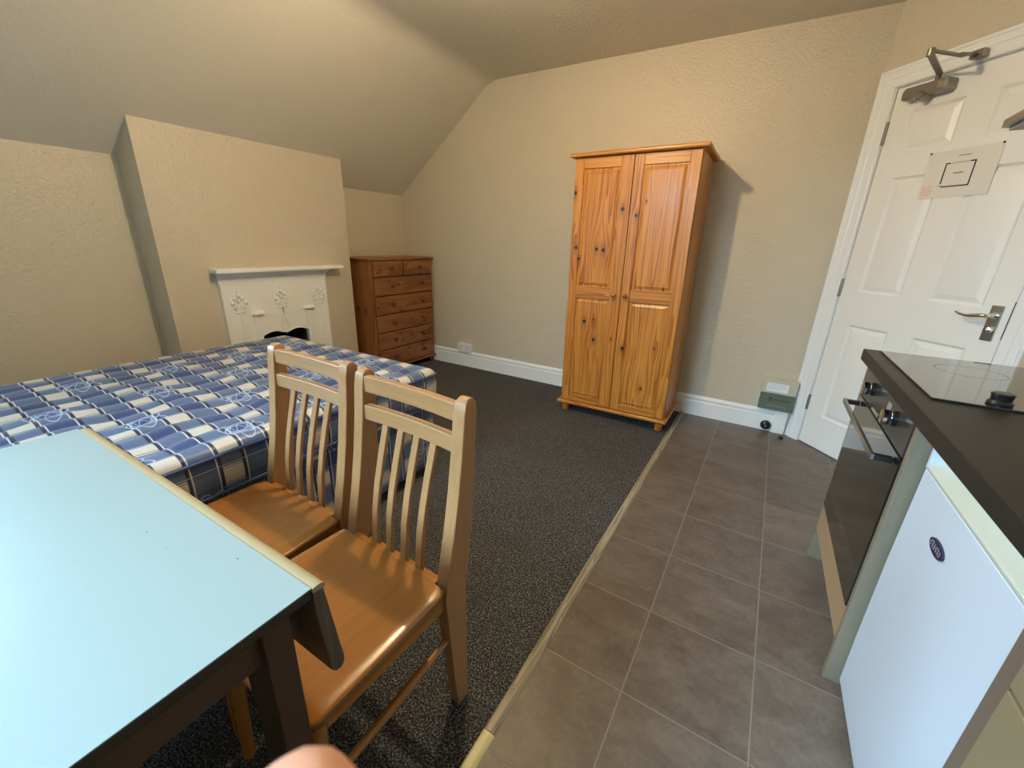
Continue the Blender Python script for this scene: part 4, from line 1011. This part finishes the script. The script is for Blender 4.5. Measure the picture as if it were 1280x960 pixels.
# ------------------------------------------------------------------ the hand whose fingertip shows at the bottom edge
ms, nts, bs = new_mat('skin'); bs.inputs['Base Color'].default_value = (0.62, 0.33, 0.22, 1); bs.inputs['Roughness'].default_value = 0.5
bs.inputs['Subsurface Weight'].default_value = 0.15; bs.inputs['Subsurface Radius'].default_value = (.01, .004, .002)
vs_ = coords(nts); nts.links.new(mix(nts, noise(nts, vs_, 60, 3), (0.58, 0.29, 0.19), (0.68, 0.38, 0.26)), bs.inputs['Base Color'])
mn = plain('fingernail', (0.72, 0.48, 0.40), 0.25)
def campt(px, py, d):     # a point d metres ahead of the lens in the direction of a spot in the photo
    return Vector(CAM) + (fw + r2*((px-640)/FPX) - u2*((py-480)/FPX))*d
def skinned(chains, name, mat, parent=None, origin=Vector((0, 0, 0)), sub=2):
    me = bpy.data.meshes.new(name); vs = []; es = []; rad = []
    for ch in chains:
        last = ch[0] if isinstance(ch[0], int) else None
        for it in (ch[1:] if last is not None else ch):
            p, r = it; vs.append(tuple(Vector(p)-origin)); rad.append(r)
            if last is not None: es.append((last, len(vs)-1))
            last = len(vs)-1
    me.from_pydata(vs, es, []); o = bpy.data.objects.new(name, me); COL.objects.link(o)
    me.materials.append(mat)
    sk = o.modifiers.new('skin', 'SKIN'); sk.use_smooth_shade = True
    for i, sv in enumerate(me.skin_vertices[0].data): sv.radius = (rad[i], rad[i]); sv.use_root = (i == 0)
    sb = o.modifiers.new('sub', 'SUBSURF'); sb.levels = sub; sb.render_levels = sub
    if parent: o.parent = parent
    else: o.location = origin
    return o
tip = campt(290, 1038, 0.044)
# hand frame: fingers point F (up and slightly towards the picture's left), palm normal faces the room
Fd = (u2*0.75 - r2*0.42 - fw*0.05).normalized(); Pn = fw; Sd = Fd.cross(Pn).normalized()    # Sd: sideways across the knuckles
def hp_(f_, s_, n_): return tip + Fd*f_ + Sd*s_ + Pn*n_
org = hp_(-.17, -.03, -.02)
ch = []
# palm core (root at the palm centre), wrist and forearm
ch.append([(hp_(-.115, .022, -.018), .022), (hp_(-.150, .020, -.022), .022), (hp_(-.178, .018, -.028), .024), (hp_(-.24, .016, -.045), .028), (hp_(-.33, .012, -.080), .034), (hp_(-.40, .008, -.115), .036)])
ch.append([0, (hp_(-.092, .002, -.014), .015), (hp_(-.072, 0, -.008), .0100), (hp_(-.048, 0, .002), .0092), (hp_(-.024, 0, .006), .0095), (hp_(-.008, 0, .004), .0100), (hp_(.000, 0, .003), .0092)])
ch.append([0, (hp_(-.086, .024, -.015), .015), (hp_(-.070, .0245, -.006), .0100), (hp_(-.046, .0245, .010), .0092), (hp_(-.030, .024, .026), .0086), (hp_(-.022, .023, .040), .0072)])
ch.append([0, (hp_(-.092, .044, -.017), .014), (hp_(-.076, .046, -.008), .0096), (hp_(-.054, .047, .008), .0088), (hp_(-.040, .046, .024), .0082), (hp_(-.034, .044, .038), .0070)])
ch.append([0, (hp_(-.104, .060, -.020), .0125), (hp_(-.090, .064, -.012), .0084), (hp_(-.074, .066, .002), .0078), (hp_(-.064, .065, .016), .0070), (hp_(-.060, .063, .027), .0060)])
ch.append([1, (hp_(-.140, -.012, -.012), .0150), (hp_(-.118, -.028, -.002), .0115), (hp_(-.098, -.036, .012), .0102), (hp_(-.082, -.036, .026), .0088), (hp_(-.074, -.034, .034), .0070)])
hand = skinned(ch, 'hand', ms, None, org)
tag(hand, 'blurred fingertip of a hand held close in front of the table at the bottom edge', 'hand')
nl_ = MB()
nc = hp_(-.010, 0, -.0042)
secs = []
for i in range(6):
    q = i/5; wv = .0052*(1-.35*(2*q-1)**4)
    secs.append([tuple(nc + Fd*(-.006+.013*q) + Sd*wv*t_ + Pn*(.0022*t_*t_ - .0002*(1 if k < 5 else 0) - (0 if k < 5 else -.0006))) for k, t_ in enumerate((-1, -.5, 0, .5, 1, 1, .5, 0, -.5, -1))])
nl_.sections(secs).build('fingernail', mn, hand, origin=org, smooth=True)
